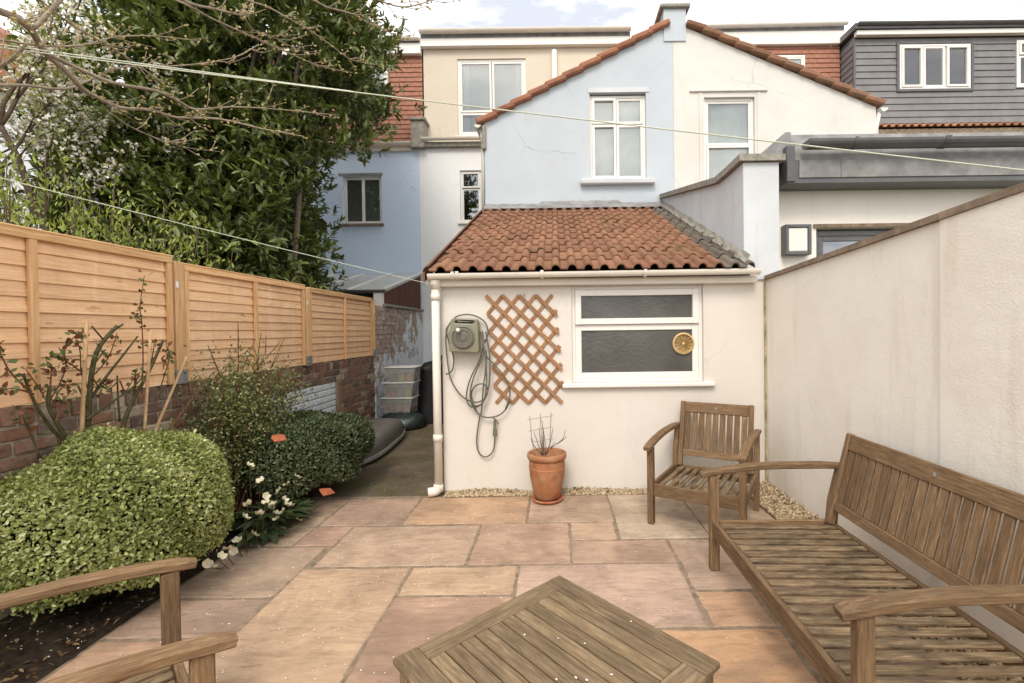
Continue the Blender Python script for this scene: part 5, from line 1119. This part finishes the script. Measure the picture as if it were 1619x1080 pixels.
# broken pots in the dark shrub
for x, y, X_, lab in ((446, 690, -2.02, 'orange terracotta shard lying on top of the dark shrub'), (523, 776, -1.84, 'orange terracotta shard under the edge of the dark shrub')):
    c = atX(x, y, X_); t = thing('broken_pot', lab, 'pot shard', c); b = MB(); n = 7; rp = random.Random(int(x))
    ring_ = [(math.cos(6.283 * i / n) * rp.uniform(.025, .07), math.sin(6.283 * i / n) * rp.uniform(.02, .05)) for i in range(n)]
    for dz in (0, .011): b.v += [(u, v_, dz - 3.2 * u * u) for u, v_ in ring_]
    b.f = [tuple(range(n))[::-1], tuple(range(n, 2 * n))] + [(i, (i + 1) % n, (i + 1) % n + n, i + n) for i in range(n)]
    b.build('shard', TERRA2, t, rot=(.75, .25, .4), loc=(-.06, .045, -.02))

# ------------------------------------------------------------------ washing lines
def line(label, a, c_, sag, r_, strands=1, split=1.):
    a, c_ = Vector(a), Vector(c_); t = thing('washing_line', label, 'rope', a)
    for s_ in range(strands):
        b = MB(); e = 1. if s_ == 0 else split; pts = []
        for i in range(61):
            u_ = e * i / 60; k = (1 - u_ / e) if s_ else 0
            pts.append((c_ - a) * u_ - Vector((0, 0, sag * 4 * u_ * (1 - u_))) + Vector((0, .004 * s_, (.014 * k + .0035) if s_ else 0)))
        b.tube(pts, r_, 6); b.build('rope', ROPE, t, smooth=True)
line('doubled pale green washing line crossing the whole view', at(-70, 66, 2.35), at(1690, 277, 1.79), .012, .0028, 2, .42)
line('pale washing line running from left down to the lean to downpipe', at(-40, 271, 2.3), at(697, 453, 4.2), .01, .003)

# ------------------------------------------------------------------ gravel and petals
ico = MB(); ph_ = (1 + 5 ** .5) / 2
iv = np.array([(-1, ph_, 0), (1, ph_, 0), (-1, -ph_, 0), (1, -ph_, 0), (0, -1, ph_), (0, 1, ph_), (0, -1, -ph_), (0, 1, -ph_), (ph_, 0, -1), (ph_, 0, 1), (-ph_, 0, -1), (-ph_, 0, 1)]) / 1.9
cube_v = np.array([(x, y, z) for x in (-1, 1) for y in (-1, 1) for z in (-1, 1)], float) * .58
octq = np.array([(0, 1, 3, 2), (4, 6, 7, 5), (0, 4, 5, 1), (2, 3, 7, 6), (0, 2, 6, 4), (1, 5, 7, 3)])
def pebbles(P0, r0, r1):
    n = len(P0); V = np.repeat(cube_v[None], n, 0) * (1 + RNG.normal(size=(n, 8, 1)) * .18); s_ = RNG.uniform(r0, r1, n)[:, None, None] * RNG.uniform(.6, 1.25, (n, 1, 3)); V = V * s_
    a = RNG.uniform(0, 6.28, (n, 3)); ca, sa = np.cos(a), np.sin(a)
    for k, (i, j) in enumerate(((0, 1), (1, 2), (0, 2))):
        x, y = V[:, :, i].copy(), V[:, :, j].copy(); V[:, :, i] = x * ca[:, k:k+1] - y * sa[:, k:k+1]; V[:, :, j] = x * sa[:, k:k+1] + y * ca[:, k:k+1]
    V += P0[:, None]; Q = (np.arange(n)[:, None, None] * 8 + octq[None]).reshape(-1, 4); return V.reshape(-1, 3), Q, np.repeat(RNG.random(n), 6)
n1, n2 = 3600, 8200
x = RNG.uniform(-1.02, 1.7, n1); y = RNG.uniform(4.165, 4.275, n1); z = .004 + (y - 4.165) * .32 * (.6 + .4 * np.sin(x * 7)) * RNG.random(n1) ** .5
A1 = np.stack([x, y, z], 1); x = RNG.uniform(1.665, 1.895, n2); y = RNG.uniform(1.2, 4.27, n2); z = .0 + (x - 1.66) * .30 * RNG.random(n2) ** .4 + .006; A2 = np.stack([x, y, z], 1)
o = obj('gravel', qmesh('gravel', [pebbles(A1, .007, .014), pebbles(A2, .008, .016)]), PEBB); tag(o, 'pale pebbles piled along the foot of the walls', 'gravel', None, 'stuff')
b = MB(); b.box(-1.03, 1.9, 4.19, 4.279, -.05, .002); 
wseg_ = b.box(1.662, 1.899, -2.2, 4.189, -.05, .002); tag(b.build('gravel_bed', plain('gravel_base', (.22, .16, .10), .95, .1, .5, 60, .8, 120)), kind='structure')
n = 470; x = RNG.uniform(-2.15, 1.6, n); x[:200] = RNG.normal(-1.2, .5, 200).clip(-2.15, 1.6); y = 1.4 + 2.75 * RNG.random(n); z = np.full(n, .004); PT = np.stack([x, y, z], 1)
PT2 = np.stack([RNG.uniform(-2.75, -2.2, 160), RNG.uniform(1.3, 3.2, 160), np.full(160, .07)], 1); PT2[:, 2] = np.where(PT2[:, 0] > -2.36, .045, .062)
al_ = np.stack([RNG.uniform(-2.0, -1.1, 60), RNG.uniform(4.2, 6.5, 60), np.full(60, -.008)], 1)
a = R(-47); u_ = RNG.uniform(-.33, .33, (11, 2)); PT3 = np.stack([-.02 + u_[:, 0] * math.cos(a) - u_[:, 1] * math.sin(a), 1.487 + u_[:, 0] * math.sin(a) + u_[:, 1] * math.cos(a), np.full(11, .4225)], 1)
PA = np.concatenate([PT, PT2, PT3, al_]); n = len(PA); dd = RNG.normal(size=(n, 3)); dd[:, 2] = 0
o = obj('fallen_petals', qmesh('fallen_petals', [arr(PA, dd, np.repeat([[0, 0, 1.]], n, 0) + rdir(n) * .12, RNG.uniform(.005, .012, n), RNG.uniform(.004, .008, n), .15)]), PETAL); tag(o, 'tiny white petals scattered over paving, soil and table', 'petals', None, 'stuff')

n = 900; LP = np.stack([RNG.uniform(-2.82, -2.22, n), RNG.uniform(1.0, 4.2, n), np.full(n, .055)], 1); LP[:, 2] = np.where(LP[:, 0] > -2.36, .035, .06) + RNG.random(n) * .012
LP[:45] = np.stack([RNG.uniform(-.95, 1.6, 45), RNG.uniform(4.19, 4.27, 45), RNG.uniform(.03, .045, 45)], 1); LP[45:90] = np.stack([RNG.uniform(1.7, 1.88, 45), RNG.uniform(2.2, 4.2, 45), RNG.uniform(.06, .085, 45)], 1); dd = RNG.normal(size=(n, 3)); dd[:, 2] *= .3
LIT = leaf_mat('leaf_litter', [(0, (.05, .028, .014)), (.6, (.12, .07, .035)), (1, (.20, .14, .075))], .9, 0., .1)
o = obj('leaf_litter', qmesh('leaf_litter', [arr(LP, dd, np.repeat([[0, 0, 1.]], n, 0) + rdir(n) * .4, RNG.uniform(.015, .05, n), RNG.uniform(.004, .018, n), .2)]), LIT); tag(o, 'brown dead leaves and twigs on the soil and gravel', 'leaf litter', None, 'stuff')
